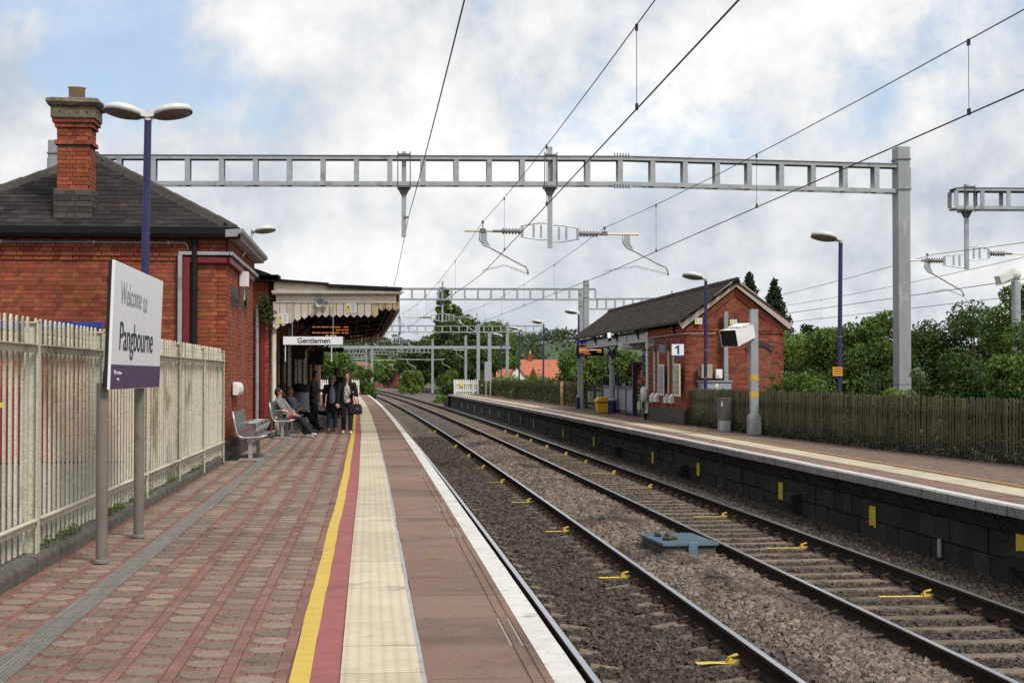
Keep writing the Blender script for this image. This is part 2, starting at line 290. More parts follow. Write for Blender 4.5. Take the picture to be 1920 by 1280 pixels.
M_steel = mat('brushed_steel', (.52, .51, .49), (.42, .41, .40), 8, .35, metal=.6)
M_seat = mat('grey_seat', (.20, .19, .19), (.14, .135, .13), 30, .5, metal=.4)
M_glass = mat('dark_glass', (.02, .022, .026), (.03, .032, .036), 3, .12, spec=.6)
M_dkred = mat('dark_red_joinery', (.075, .018, .014), (.05, .014, .012), 6, .6)
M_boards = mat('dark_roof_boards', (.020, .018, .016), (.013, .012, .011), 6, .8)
M_yelbin = mat('grit_bin_yellow', (.75, .42, .01), (.62, .34, .01), 4, .45)
M_cab = mat('grey_cabinet', (.11, .105, .10), (.085, .08, .078), 5, .6)
M_lgrey = mat('pale_grey_paint', (.34, .36, .38), (.29, .31, .33), 5, .5)
M_panel = mat('grey_gate_panel', (.30, .32, .38), (.26, .28, .33), 5, .5)
TXT = []
def text(s, size, m, parent, loc, rot, align='CENTER', bold=False, sx=1.0):
    cu = bpy.data.curves.new('lettering', 'FONT'); cu.body = s; cu.size = size; cu.align_x = align; cu.align_y = 'CENTER'; cu.extrude = .0015
    if bold: cu.offset = size * .018
    cu.materials.append(m); o = bpy.data.objects.new('lettering', cu); COL.objects.link(o); o.parent = parent; o.location = loc; o.rotation_euler = rot; o.scale = (sx, 1, 1)
    TXT.append(o); return o
# ================================================================ the setting: ground, platforms, track
def sweep(prof, X0, Ys, closed=True):       # cross-section (x, z) carried along the bend
    Ys = list(Ys); n = len(prof); V = [(X0 + x + cx(y), y, z) for y in Ys for x, z in prof]
    F = [(i*n+j, i*n+(j+1) % n, (i+1)*n+(j+1) % n, (i+1)*n+j) for i in range(len(Ys)-1) for j in range(n if closed else n-1)]
    mb = MB(); mb.add(V, F)
    if closed: mb.f += [tuple(range(n)), tuple(range((len(Ys)-1)*n, len(Ys)*n))]; mb.m += [0, 0]
    return mb
def ys(a, b, s):
    k = max(1, int(round((b - a) / s))); return [a + (b - a) * i / k for i in range(k + 1)]
M_grass = mat('rough_grass', (.045, .070, .018), (.085, .10, .035), 1.2, .95, .15, 9, stain=[((.12, .10, .05), .3, .56, .74)])
M_asph = mat('forecourt_asphalt', (.055, .054, .053), (.075, .073, .07), 9, .92, .05, 60)
mb = MB(); mb.add([(-3000, -600, -1.25), (3000, -600, -1.25), (3000, 5200, -1.25), (-3000, 5200, -1.25)], [(0, 1, 2, 3)])
tag(mb.build('ground', M_grass), kind='structure')
# level ground behind the two platforms
mb = MB(); mb.box(-60, -20, -1.2, -2.86, 122, -0.05); tag(mb.build('forecourt', M_asph), kind='structure')
mb = MB(); mb.box(11.0, -20, -1.2, 70, 118, -0.06); tag(mb.build('verge', M_grass), kind='structure')
# ---- ballast bed
def bedz(x):
    k = [(1.0, -.98), (1.3, -.96), (1.9, -.955), (2.4, -.955), (3.0, -.955), (3.4, -.92), (3.95, -.84), (4.4, -.90), (4.9, -.955), (6.0, -.955), (6.5, -.96), (7.6, -1.0), (12, -1.05), (40, -1.1)]
    return np.interp(x, [a for a, b in k], [b for a, b in k])
xs = np.concatenate([np.linspace(.98, 7.72, 36)]); yy = np.concatenate([np.linspace(-4, 60, 260), np.linspace(61, 132, 60)])
XX, YY = np.meshgrid(xs, yy); ZZ = bedz(XX) - .012 + RNG.normal(0, .006, XX.shape); XX = XX - CUR * YY * YY
V = np.stack([XX, YY, ZZ], -1).reshape(-1, 3); nx = len(xs)
F = np.array([(i*nx+j, i*nx+j+1, (i+1)*nx+j+1, (i+1)*nx+j) for i in range(len(yy)-1) for j in range(nx-1)])
tag(put('ballast_bed', npmesh('ballast_bed', V, F, M_bed)), kind='structure')
mb = sweep([(-4, -1.06), (.9, -1.0), (2.4, -.955), (3.95, -.88), (5.4, -.955), (12, -1.0), (20, -1.0), (26, -1.2)], 0, ys(126, 360, 6), False)
tag(mb.build('far_ballast', mat('far_ballast_stone', (.16, .13, .11), (.085, .07, .058), 7, .95, .2, 20, stretch=(1, .4, 1), stain=[((.05, .04, .03), 1.2, .52, .7)])), kind='structure')
# ---- stones lying on the bed (nobody could count them)
def stones(name, label, spots, m, szlo, szhi, parent=None):
    n = len(spots); P = np.array(spots); s = RNG.uniform(szlo, szhi, n) * np.interp(P[:, 1], [8, 45], [1, 1.55])
    sg = np.array([(-1,-1,-1),(1,-1,-1),(1,1,-1),(-1,1,-1),(-1,-1,1),(1,-1,1),(1,1,1),(-1,1,1)], float)
    B = sg[None] * RNG.uniform(.45, 1.0, (n, 8, 1)) * RNG.uniform(.55, 1.1, (n, 1, 3)) * s[:, None, None] * .5
    a, b, c = (RNG.uniform(0, 2*np.pi, n) for _ in range(3)); b *= .25
    ca, sa, cb_, sb = np.cos(a), np.sin(a), np.cos(b), np.sin(b)
    x = B[..., 0]*ca[:, None] - B[..., 1]*sa[:, None]; y = B[..., 0]*sa[:, None] + B[..., 1]*ca[:, None]; z = B[..., 2]
    y2 = y*cb_[:, None] - z*sb[:, None]; z2 = y*sb[:, None] + z*cb_[:, None]
    V = np.stack([x, y2, z2], -1) + P[:, None, :]; F = BOXF[None] + (np.arange(n)*8)[:, None, None]
    return tag(put(name, npmesh(name, V.reshape(-1, 3), F.reshape(-1, 4), m), parent), label, 'ballast', kind='stuff')
def strew(x0, x1, y0, y1, dens, lift=.012, gap=None):
    out = []; n = int((x1-x0)*(y1-y0)*dens)
    X = RNG.uniform(x0, x1, n); t = RNG.uniform(0, 1, n); Y = y0 * (y1/y0) ** t       # denser near the viewer's end
    Z = bedz(X) + lift + RNG.uniform(-.008, .02, n)
    return [(x + cx(y), y, z) for x, y, z in zip(X, Y, Z) if gap is None or not gap(x, y)]
PITCH = .70; YS0 = 8.9
def on_sleeper(y, off): return abs(((y - YS0 - off) / PITCH + .5) % 1 - .5) * PITCH < .115
g1 = lambda x, y: on_sleeper(y, 0) and (x < 2.02 + .12*math.sin(y*3) or x > 2.74 + .15*math.sin(y*2.3))
g2 = lambda x, y: on_sleeper(y, .21) and 4.4 < x < 6.5 and not (random.random() < .10)
stones('ballast_stones', 'loose grey brown ballast stones heaped between the two tracks', strew(3.28, 4.64, 8, 62, 500), M_ballast, .042, .078)
stones('ballast_stones', 'dark sooty ballast stones packed between the rails beside the near platform', strew(1.06, 1.6, 8, 62, 330, gap=g1) + strew(1.72, 3.1, 8, 62, 520, lift=.004, gap=g1), M_ballastD, .03, .06)
stones('ballast_stones', 'dark ballast stones lying between the sleepers of the track beside the waiting room', strew(4.78, 6.12, 12, 62, 470, lift=-.006, gap=g2), M_ballastD, .03, .055)
stones('ballast_stones', 'sooty ballast stones sloping below the far platform wall', strew(6.28, 7.55, 14, 62, 330, lift=.01), M_ballastD, .03, .06)
# ---- rails, sleepers, clips
rail_prof = [(-.07, -.16), (.07, -.16), (.07, -.148), (.012, -.128), (.010, -.045), (.034, -.034), (.035, -.006), (.028, -.001), (-.028, -.001), (-.035, -.006), (-.034, -.034), (-.010, -.045), (-.012, -.128), (-.07, -.148)]
ZR = -.75
clip = MB(); clip.tube([(-.05, .01, 0), (-.055, -.03, .03), (-.02, -.05, .045), (.02, -.03, .05), (.03, .02, .045), (.0, .05, .03), (-.03, .04, .0)], .0115, 6)
clip.box(-.06, -.05, -.03, .05, .05, .004)
CL = clip.mesh('clip', M_clip); CLY = clip.mesh('clip', M_ylw)
def sleeper_mesh(dip, name):
    T = [(-1.25, -.03), (-1.0, 0), (-.55, 0), (-.2, -dip), (.2, -dip), (.55, 0), (1.0, 0), (1.25, -.03)]
    mb = MB(); V = []
    for x, z in T: V += [(x, -.145, -.16), (x, .145, -.16), (x, .10, z), (x, -.10, z)]
    mb.add(V, [(4*i+j, 4*i+(j+1) % 4, 4*i+4+(j+1) % 4, 4*i+4+j) for i in range(7) for j in range(4)] + [(0, 1, 2, 3), (28, 29, 30, 31)])
    return mb.mesh(name, M_sleep)
SL = {0: sleeper_mesh(.055, 'sleeper'), 1: sleeper_mesh(.008, 'sleeper')}
def mark_mesh(x0, x1):
    mb = MB(); n = 9; jit = [random.uniform(-.012, .012) for _ in range(2*n)]
    V = [(x0 + (x1-x0)*i/(n-1), (-.055 if k == 0 else .055) + jit[2*i+k], .0045 - (0 if x0 + (x1-x0)*i/(n-1) > .5 else .02*0)) for i in range(n) for k in (0, 1)]
    mb.add(V, [(2*i, 2*i+2, 2*i+3, 2*i+1) for i in range(n-1)]); return mb.mesh('paint_mark', M_ylw)
def track(x0, gauge, label, kind, y0, y1, off, marks, deep=45, detail=True, rails=True):
    xc = x0 + gauge/2; t = thing('railway_track', label, 'railway track', (xc + cx(20), 20, -1.07)); ox, oy, oz = t.location
    for xr in (x0, x0 + gauge):
        r = sweep([(a, b + ZR) for a, b in rail_prof], xr, ys(y0, y1, 4)).build('rail', M_rail, t, (-ox, -oy, -oz))
        sweep([(-.026, ZR + .0015), (.026, ZR + .0015), (.026, ZR - .0005), (-.026, ZR - .0005)], xr, ys(y0, y1, 4)).build('running_surface', M_shine, r)
    if not detail: return t
    k = 0; y = YS0 + off
    mk = [min(range(400), key=lambda i: abs(YS0 + off + i*PITCH - m)) for m in marks]
    while y < y1 - 1 and k < 298:
        yaw = hd(y) + random.uniform(-.012, .012)
        s = put('sleeper', SL[kind], t, (xc + cx(y) - ox, y - oy, ZR - .165 - oz + random.uniform(-.006, .004)), (0, 0, yaw))
        if y < deep:
            for sx_ in (-1, 1):
                for sd in (-1, 1):
                    yl = k in mk and sx_ == 1 and sd == -1
                    put('rail_clip', CLY if yl else CL, s, (sx_*gauge/2 + sd*.105, 0, .022), (0, 0, 0 if sd < 0 else math.pi))
        elif k in mk: put('rail_clip', CLY, s, (gauge/2 - .105, 0, .03))
        if k in mk:
            put('paint_mark', mark_mesh(.13 if kind == 0 else .08, gauge/2 - .08) if kind == 1 else mark_mesh(.32, gauge/2 - .06), s)
        k += 1; y += PITCH
    return t
track(1.66, 1.5, 'railway track with sunken sleepers beside the platform with the welcome sign', 0, 4, 300, 0, [13.1, 18.7, 24.4, 30, 35.5, 41.3, 47, 53, 66.8])
track(4.72, 1.47, 'railway track with flat sleepers below the waiting room platform', 1, 4, 300, .21, [16.7, 21.95, 26.9, 33.5, 38.6, 43.1, 47.9, 52.5, 57.3, 62, 67])
track(12.1, 1.5, 'distant railway track running beyond the white picket gate, nearer the platforms', 1, 128, 330, 0, [], detail=False)
track(15.4, 1.5, 'distant railway track running beyond the white picket gate, beside the bushes', 1, 128, 330, 0, [], detail=False)
# ---- lineside box between the tracks
t = thing('lineside_box', 'blue lidded metal and concrete box lying in the ballast between tracks', 'box', (4.08, 20.95, -.84), R(4))
mb = MB(); mb.box(-.33, -.62, -.1, .36, .62, .12); mb.build('base', M_conc, t, bevel=.01)
mb = MB(); mb.box(-.36, -.66, .122, .39, .66, .15)
for i in range(13): mb.box(-.36 + i*.058, -.66, .15, -.335 + i*.058, .66, .158)
lid = mb.build('lid', M_bluebox, t)
mb = MB(); mb.box(-.02, -.68, -.09, .10, -.625, .16); mb.build('hasp', M_bluebox, t)
for _ in range(9):
    mb = MB(); mb.ball((random.uniform(-.3, -.05), random.uniform(-.3, .4), .18), .045, 6, 4, sc=(1, 1.2, .6)); mb.build('loose_stone', M_ballast, t)
# ---- near platform
P2 = sweep([(-2.86, -.010), (1.03, -.010), (1.03, -.16), (.86, -.2), (.86, -1.1), (-2.86, -1.1)], 0, ys(-6, 124, 4)).build('platform', [M_pave]); tag(P2, kind='structure')
# edge slabs: brown with two grooves, white painted nosing
pf = [(.275, -.09), (.275, 0), (.775, 0), (.779, -.008), (.789, -.008), (.793, 0), (.838, 0), (.842, -.008), (.852, -.008), (.856, 0), (1.04, 0), (1.052, -.014), (1.052, -.085)]
def slab(prof, ln, m, name):
    mb = MB(); n = len(prof); V = [(x, 0, z) for x, z in prof] + [(x, ln, z) for x, z in prof]
    mb.add(V, [tuple(range(n)), tuple(range(2*n-1, n-1, -1))] + [(i, i+n, (i+1) % n+n, (i+1) % n) for i in range(n)]); return mb.mesh(name, m)
ES = slab(pf, .977, M_slab, 'edge_slab')
WL = slab([(.895, .002), (1.043, .002), (1.0545, -.012), (1.0545, -.09), (1.05, -.09), (1.04, -.01), (.895, -.002)], .979, M_wedge, 'painted_edge')
TT = slab([(-.155, -.03), (-.155, .003), (.247, .003), (.247, -.03)], .79, M_tact, 'tactile_tile')
for i in range(128):
    y = -4 + i*.985; s = put('edge_slab', ES, P2, (cx(y), y, random.uniform(-.002, .002)), (0, 0, hd(y))); put('painted_edge', WL, s)
for i in range(156):
    y = -4 + i*.80; put('tactile_tile', TT, P2, (cx(y) + .005*math.sin(y*.35), y, random.uniform(-.0015, .0015)), (0, 0, hd(y)))
def line(x0, x1, z, y0, y1, m, name, parent, jit=.003, step=.5, wob=.005):
    Y = ys(y0, y1, step); V = []
    for y in Y:
        w = cx(y) + wob*math.sin(y*.35) + (wob*.6*math.sin(y*1.1))
        V += [(x0 + w + random.uniform(-jit, jit), y, z), (x1 + w + random.uniform(-jit, jit), y, z)]
    mb = MB(); mb.add(V, [(2*i, 2*i+1, 2*i+3, 2*i+2) for i in range(len(Y)-1)]); return mb.build(name, m, parent)
line(-.405, -.305, -.004, -4, 123, M_yel, 'yellow_line', P2)
line(-.306, -.160, -.007, -4, 123, M_redl, 'red_line', P2, .002)
line(.276, .89, -.0088, -4, 123, mat('pale_joint', (.42, .36, .31), (.30, .25, .21), 9, .9), 'slab_bed', P2, .001)
line(.246, .276, -.002, -4, 123, M_grey, 'grey_joint', P2, .006)
# round-ended pavers in columns
def paver_mesh(name, hw, hl, seed):
    rr = random.Random(seed); n = 12; mb = MB(); o = []
    for j in range(n):
        a = 2*math.pi*j/n + .26; c, s_ = math.cos(a), math.sin(a)
        k = (abs(c)**2.2 + abs(s_)**2.2) ** (-1/2.2) * rr.uniform(.96, 1.02); o.append((hw*c*k, hl*s_*k))
    V = [(x, y, -.014) for x, y in o] + [(x, y, -.003) for x, y in o] + [(x*.9, y*.9, .003) for x, y in o]
    F = [(i, (i+1) % n, n+(i+1) % n, n+i) for i in range(n)] + [(n+i, n+(i+1) % n, 2*n+(i+1) % n, 2*n+i) for i in range(n)] + [tuple(range(2*n, 3*n))]
    mb.add(V, F); return mb
PV = [paver_mesh('paver', .102, .096, k) for k in range(4)]; PVM = [p.mesh('paver', M_paver) for p in PV]
cols = [-.575, -.862, -1.149, -1.436, -1.692, -2.10, -2.36]
spots = [(x, 5.5 + i*.287 + (0 if c % 2 else .12)) for c, x in enumerate(cols) for i in range(190)]
spots.sort(key=lambda s: abs(s[1] - 7) if -2.3 < s[0] else 30 + s[1])
big = MB()
for k, (x, y) in enumerate(spots):
    q = (x + cx(y) + random.uniform(-.006, .006), y + random.uniform(-.008, .008), random.uniform(-.0065, -.0030)); r = random.uniform(-.05, .05)
    if k < 300: put('paver', PVM[k % 4], P2, q, (random.uniform(-.008, .008), random.uniform(-.008, .008), r))
    else:
        p = PV[k % 4]; big.add([(a + q[0], b + q[1], c + q[2]) for a, b, c in p.v], p.f)
tag(big.build('paver_field', M_paver, P2), kind='stuff')
DR = MB(); DR.box(-.085, 0, -.05, .085, .99, -.002)
for i in range(6): DR.box(-.075 + i*.026, .01, -.002, -.058 + i*.026, .98, .001)
DRM = DR.mesh('drain_channel', M_drain)
for i in range(37): put('drain_channel', DRM, P2, (-1.885 + cx(i), 4 + i*1.0, random.uniform(-.002, .001)), (0, 0, random.uniform(-.006, .006)))
# kerb under the palisade
for i in range(15):
    y = .14 + i*1.82; mb = MB(); h = random.uniform(.105, .13)
    mb.prism([(-2.86, -.02), (-2.545, -.02), (-2.55, h - .03), (-2.575, h), (-2.86, h + .01)], y, y + 1.80, 'y'); mb.build('kerb_stone', M_conc, P2, bevel=.012)
# ---- far platform
P1 = sweep([(7.42, -.012), (11.3, -.012), (11.3, -1.1), (7.66, -1.1), (7.66, -.14), (7.42, -.14)], 0, ys(2, 126, 4)).build('platform', [mat('brown_block_paving', (.255, .172, .132), (.185, .122, .094), 5, .92, .05, 70, extra=_strips, stain=[((.10, .075, .06), 1.3, .55, .74), ((.30, .23, .18), 2.6, .6, .8)])]); tag(P1, kind='structure')
CP = slab([(7.40, -.135), (7.395, -.02), (7.41, 0), (7.80, 0), (7.80, -.135)], .93, M_slab, 'coping_stone'); CW = slab([(7.392, -.022), (7.407, .002), (7.54, .002), (7.54, -.002), (7.42, -.006)], .936, M_wedge, 'painted_edge')
M_face = mat('whitewashed_coping_face', (.30, .285, .27), (.19, .18, .17), 14, .9, .05, 60, rnd=.12, stain=[((.10, .095, .09), 6, .55, .72, (1, 1, .4)), ((.55, .53, .50), 4, .64, .76, (1, 1, .2))])
CF = slab([(7.393, -.022), (7.399, -.137), (7.41, -.137), (7.41, -.022)], .925, M_face, 'coping_face')
for i in range(118):
    y = 14 + i*.945
    if y > 124: break
    s = put('coping_stone', CP, P1, (cx(y) + random.uniform(-.004, .004), y, random.uniform(-.003, .003)), (0, 0, hd(y))); put('painted_edge', CW, s); put('coping_face', CF, s)
TR_ = slab([(8.06, -.03), (8.06, .003), (8.60, .003), (8.60, -.03)], .79, M_tact, 'tactile_tile')
for i in range(138):
    y = 14 + i*.80; put('tactile_tile', TR_, P1, (cx(y), y, random.uniform(-.002, .001)), (0, 0, hd(y)))
line(7.80, 8.06, -.006, 14, 125, M_slab, 'slab_strip', P1, .001)
line(8.80, 8.87, -.004, 14, 125, mat('ochre_line', (.55, .33, .06), (.42, .25, .05), 9, .8), 'yellow_line', P1)
# dark stone wall under it
blk = MB(); blk.box(-.05, 0, 0, .05, 1, 1); BM_ = blk.mesh('stone_block', M_stoneD)
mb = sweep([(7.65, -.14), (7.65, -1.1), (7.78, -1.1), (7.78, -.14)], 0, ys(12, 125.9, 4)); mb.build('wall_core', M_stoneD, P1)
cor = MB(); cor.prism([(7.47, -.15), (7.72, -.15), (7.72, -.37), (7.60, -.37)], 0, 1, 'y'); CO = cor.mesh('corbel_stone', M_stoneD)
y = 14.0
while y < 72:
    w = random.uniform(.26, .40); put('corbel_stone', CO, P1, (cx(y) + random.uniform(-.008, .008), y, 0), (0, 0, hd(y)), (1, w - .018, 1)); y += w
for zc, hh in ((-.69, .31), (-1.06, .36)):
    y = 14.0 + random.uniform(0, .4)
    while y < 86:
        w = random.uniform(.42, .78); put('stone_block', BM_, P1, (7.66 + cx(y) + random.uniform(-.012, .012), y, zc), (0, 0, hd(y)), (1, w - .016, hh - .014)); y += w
M_yp = mat('yellow_wall_paint', (.62, .50, .03), (.50, .40, .02), 9, .8, stain=[((.05, .04, .03), 12, .66, .74)])
for y, z in ((35.8, -.66), (28.6, -.63), (23.3, -.63), (41.5, -.69), (52.1, -.70), (17.85, -.50), (60, -.7)):
    mb = MB(); n = 8; V = []
    for i in range(n): V += [(0, i*.045, random.uniform(-.02, .02)), (0, i*.045 + .0, .30 + random.uniform(-.015, .015))]
    mb.add(V, [(2*i, 2*i+2, 2*i+3, 2*i+1) for i in range(n-1)]); mb.build('paint_patch', M_yp, P1, (7.592 + cx(y), y - .15, z - .15), (0, 0, hd(y)))
for y, z in ((37.2, -.74), (27.5, -.70), (17.6, -.66), (47, -.72)):
    mb = MB(); mb.prism([(7.40, .09), (7.64, .12), (7.64, -.22), (7.52, -.20), (7.42, -.06)], -.28, .28, 'y'); mb.build('stone_bracket', M_stoneD, P1, (cx(y), y, z))
mb = MB(); mb.box(7.575, -.05, -.12, 7.60, .05, .12); mb.build('number_plate', M_lgrey, P1, (cx(20.5), 20.5, -.80))
for i in range(9):
    y = 70 + i*5.5; mb = MB(); mb.box(7.585, -.03, -.2, 7.62, .03, .15); mb.build('white_mark', M_white, P1, (cx(y), y, -.62))
# ramp end of the far platform
mb = MB(); mb.add([(7.42 + cx(125), 125.9, 0), (10.6 + cx(125), 125.9, 0), (10.6 + cx(131), 131, -1.0), (7.42 + cx(131), 131, -1.0), (7.42 + cx(125), 125.9, -1.1), (10.6 + cx(125), 125.9, -1.1)], [(0, 1, 2, 3), (0, 3, 4), (1, 5, 2), (0, 4, 5, 1)])
mb.build('ramp', M_stoneD, P1)
# ================================================================ near platform: fence, sign, lamp, station building
def bricks(wall, Wd, Ht, m, nsep, key, mask=None, holes=(), z0=0.0, extra=None, seed=1, header=True, mul=1.0):
    """bricks proud of a wall whose local x runs along it, -y points out; mask(u0,u1,v0,v1) keeps; extra(v) pushes a course out"""
    rr = random.Random(seed); sm, hm = MB(), MB(); dep = .10; off = dep/2 - .006
    sm.box(0, -dep/2, 0, .2155*mul, dep/2, .0655*mul); hm.box(0, -dep/2, 0, .103*mul, dep/2, .0655*mul)
    SMm, HMm = sm.mesh('brick', m), hm.mesh('brick', m); whole = []; cut = []
    r = 0
    while r*.0755*mul + .06 < Ht:
        v = r*.0755*mul; u = -(.169*mul if r % 2 else .0) - rr.uniform(0, .01); k = r % 2
        while u < Wd:
            w = (.2155 if k % 2 == 0 or not header else .103)*mul; a, b = max(u, 0), min(u + w, Wd)
            seg = [(a, b)]
            for h0, h1, g0, g1 in holes:
                if v < g1 and v + .0655*mul > g0: seg = [q for p_, e_ in seg for q in ((p_, min(e_, h0)), (max(p_, h1), e_)) if q[1] - q[0] > .02]
            for a, b in seg:
                if b - a > .02 and (mask is None or mask(a, b, v, v + .0655*mul)):
                    pr = rr.uniform(-.0015, .0025) + (extra(v) if extra else 0)
                    (whole if b - a > w - .001 else cut).append((a, b, v + z0, k % 2 == 0 or not header, pr))
            u += w + .010*mul; k += 1
        r += 1
    whole.sort(key=lambda q: key(q)); sep = whole[:nsep]; rest = whole[nsep:] + cut
    for a, b, v, st, pr in sep: put('brick', SMm if st else HMm, wall, (a, off - pr, v), (0, 0, 0))
    if rest:
        Q = np.array([(a, b, v, pr) for a, b, v, st, pr in rest]); C = np.stack([(Q[:, 0]+Q[:, 1])/2, off - Q[:, 3], Q[:, 2] + .0327*mul], -1)
        D = np.stack([(Q[:, 1]-Q[:, 0])/2, np.full(len(Q), dep/2), np.full(len(Q), .0327*mul)], -1); V, F = boxes(C, D)
        tag(put('brickwork', npmesh('brickwork', V, F, m), wall), kind='stuff')
def slates(parent, O, U, Vv, N, mask, W_, Hh, m, gu=.30, gv=.20, nmax=300, key=None, seed=2):
    """slates on a roof plane: O lower corner, U along the eave, Vv up the slope"""
    rr = random.Random(seed); O, U, Vv, N = map(Vector, (O, U, Vv, N)); mb = MB()
    mb.add([(0,0,.012),(gu-.006,0,.012),(gu-.006,gv*1.25,.002),(0,gv*1.25,.002),(0,0,.003),(gu-.006,0,.003)], [(0,1,2,3),(4,5,1,0),(0,3,4),(1,5,2)])
    me = mb.mesh('slate', m); M3 = Matrix((U, Vv, N)).transposed(); e = M3.to_euler(); L_ = []
    r = 0
    while r*gv < Hh:
        u = -(gu/2 if r % 2 else 0)
        while u < W_:
            if mask(u + gu/2, r*gv + gv*.5): L_.append((u, r*gv))
            u += gu
        r += 1
    if key: L_.sort(key=key)
    big = MB()
    for i, (u, v) in enumerate(L_):
        q = O + U*u + Vv*v + N*rr.uniform(.0, .005)
        if i < nmax: put('slate', me, parent, q, e)
        else: big.add([q + M3 @ Vector(p) for p in mb.v], mb.f)
    if big.v: tag(big.build('slate_field', m, parent), kind='stuff')
# ---- cream palisade
FX = lambda y: -2.69 + (y - 9.8)*.0064
t = thing('palisade_fence', 'stained cream palisade fence on a mossy kerb beside the brick building', 'fence', (FX(18), 18, .11)); fo = t.location.copy()
PY = [1.1, 4.0, 6.87, 9.75, 12.62, 15.5, 18.4, 21.3, 24.2, 27.1]
sl_ = MB(); pr = [(0, -.038), (.004, -.038), (.014, -.025), (.014, .025), (.004, .038), (0, .038), (.002, .032), (.010, .020), (.010, -.020), (.002, -.032)]
n = len(pr); hs_ = [(.03, 1), (1.70, 1), (1.715, .84), (1.73, 1), (1.80, 1), (1.83, .72), (1.845, .3)]
V = [(a, b*k, z) for z, k in hs_ for a, b in pr]; sl_.add(V, [(i*n+j, i*n+(j+1) % n, (i+1)*n+(j+1) % n, (i+1)*n+j) for i in range(len(hs_)-1) for j in range(n)])
SLT = sl_.mesh('slat', M_fence)
for i, y in enumerate(PY):
    mb = MB(); mb.box(-.075, -.008, 0, .055, .008, 1.88); mb.box(.055, -.055, 0, .066, .055, 1.90); mb.box(-.078, -.03, 1.88, .066, .03, 1.892)
    mb.build('post', M_fence, t, (FX(y) - fo.x, y - fo.y, -.08))
    if i + 1 < len(PY):
        y1 = PY[i+1]; 
        for zz in (1.60, .24):
            mb = MB(); mb.bar((FX(y+.06) - fo.x + .048, y + .06 - fo.y, zz), (FX(y1-.06) - fo.x + .048, y1 - .06 - fo.y, zz), .012, .065); mb.bar((FX(y+.06) - fo.x + .066, y + .06 - fo.y, zz + .03), (FX(y1-.06) - fo.x + .066, y1 - .06 - fo.y, zz + .03), .05, .008)
            mb.build('rail', M_fence, t)
        k = 15
        for j in range(k):
            ya = y + (j + .75)*(y1 - y)/(k + .5); put('slat', SLT, t, (FX(ya) - fo.x, ya - fo.y, random.uniform(-.002, .002)), (random.uniform(-.002, .002), random.uniform(-.003, .003), random.uniform(-.03, .03)))
# weeds along the kerb
M_weed = mat('weed_leaf', (.07, .11, .025), (.13, .15, .04), 20, .7, rnd=.4, trans=.25)
def leaf_cards(n, sampler, size, seed=3):
    g = np.random.default_rng(seed); P = sampler(g, n); s = g.uniform(.6, 1.25, n) * size
    a = g.normal(size=(n, 3)); a /= np.linalg.norm(a, axis=1)[:, None]; b = g.normal(size=(n, 3)); b -= a*(a*b).sum(1)[:, None]; b /= np.linalg.norm(b, axis=1)[:, None]
    w = g.uniform(.45, .8, n)
    V = np.stack([P - a*s[:, None], P + b*(s*w)[:, None], P + a*s[:, None], P - b*(s*w)[:, None]], 1)
    c = np.cross(a, b)*(s*.25)[:, None]; V[:, 1] += c; V[:, 3] += c
    return V.reshape(-1, 3), (np.arange(n)[:, None]*4 + np.arange(4)[None])
def weeds(g, n):
    c = g.integers(0, 26, n); cy_ = np.random.default_rng(5).uniform(9, 26.5, 26); y = cy_[c] + g.normal(0, .16, n); x = -2.62 + g.normal(0, .035, n); z = .125 + np.abs(g.normal(0, .035, n)); return np.stack([x, y, z], -1)
V, F = leaf_cards(3200, weeds, .014); tag(put('kerb_weeds', npmesh('kerb_weeds', V, F, M_weed)), 'small green weeds and moss growing on the kerb under the cream fence', 'weeds', kind='stuff')
# ---- red display board behind the fence
t = thing('display_board', 'red display board with a blue top rail standing behind the cream fence', 'display board', (-3.8, 18.6, -.05))
mb = MB(); mb.box(-1.3, -.03, 2.10, .68, .03, 2.17); mb.build('top_rail', M_blueP, t)
mb = MB(); mb.box(-1.28, -.02, 1.75, .66, .02, 2.10); mb.build('header', mat('brown_header', (.10, .055, .045)), t)
mb = MB(); mb.box(-1.28, -.02, .55, .12, .02, 1.42); mb.build('panel', mat('poster_red', (.22, .014, .018), (.15, .012, .015), 2), t)
mb = MB(); mb.box(-.9, -.026, 1.18, -.45, -.0205, 1.24); mb.build('yellow_stripe', M_yelsign, t)
for x in (-1.25, .63): mb = MB(); mb.box(x - .04, -.018, 0, x + .04, .018, 1.76); mb.build('post', M_black, t)
# ---- welcome sign
p1, p2 = Vector((-2.165, 12.9, 0)), Vector((-2.165, 14.9, 0)); dirv = (p2 - p1).normalized(); rz = math.atan2(dirv.y, dirv.x)
t = thing('station_sign', 'white welcome sign board on two round grey posts on the platform', 'station sign', p1, rz)
for d in (0, (p2 - p1).length):
    mb = MB(); mb.cyl((d, 0, -.02), (d, 0, 1.44), .047, .047, 16); mb.lathe([(.065, 0), (.06, .02), (.047, .03)], 16, (d, 0, 0)); mb.build('post', mat('grey_post_paint', (.21, .19, .16), (.15, .135, .115), 3, .5, stain=[((.10, .08, .06), 4, .55, .75)]), t, smooth=False)
lean = R(2.0); bd = MB(); bd.box(-.10, -.012, 0, 2.80, .012, 1.04)
b = bd.build('board', M_wsign, t, (0, -.062, 1.385), (lean, 0, 0), bevel=.004)
mb = MB(); mb.box(-.095, -.0145, .006, 2.795, -.0125, .205); mb.build('plum_band', M_signpur, b)
mb = MB(); mb.box(-.10, .0125, .0, -.07, .04, 1.03); mb.box(-.08, .013, .03, 2.7, .05, .15); mb.box(-.08, .013, .85, 2.7, .05, .9); mb.build('backing_rail', M_blk2, b)
TW = (R(90), 0, 0)
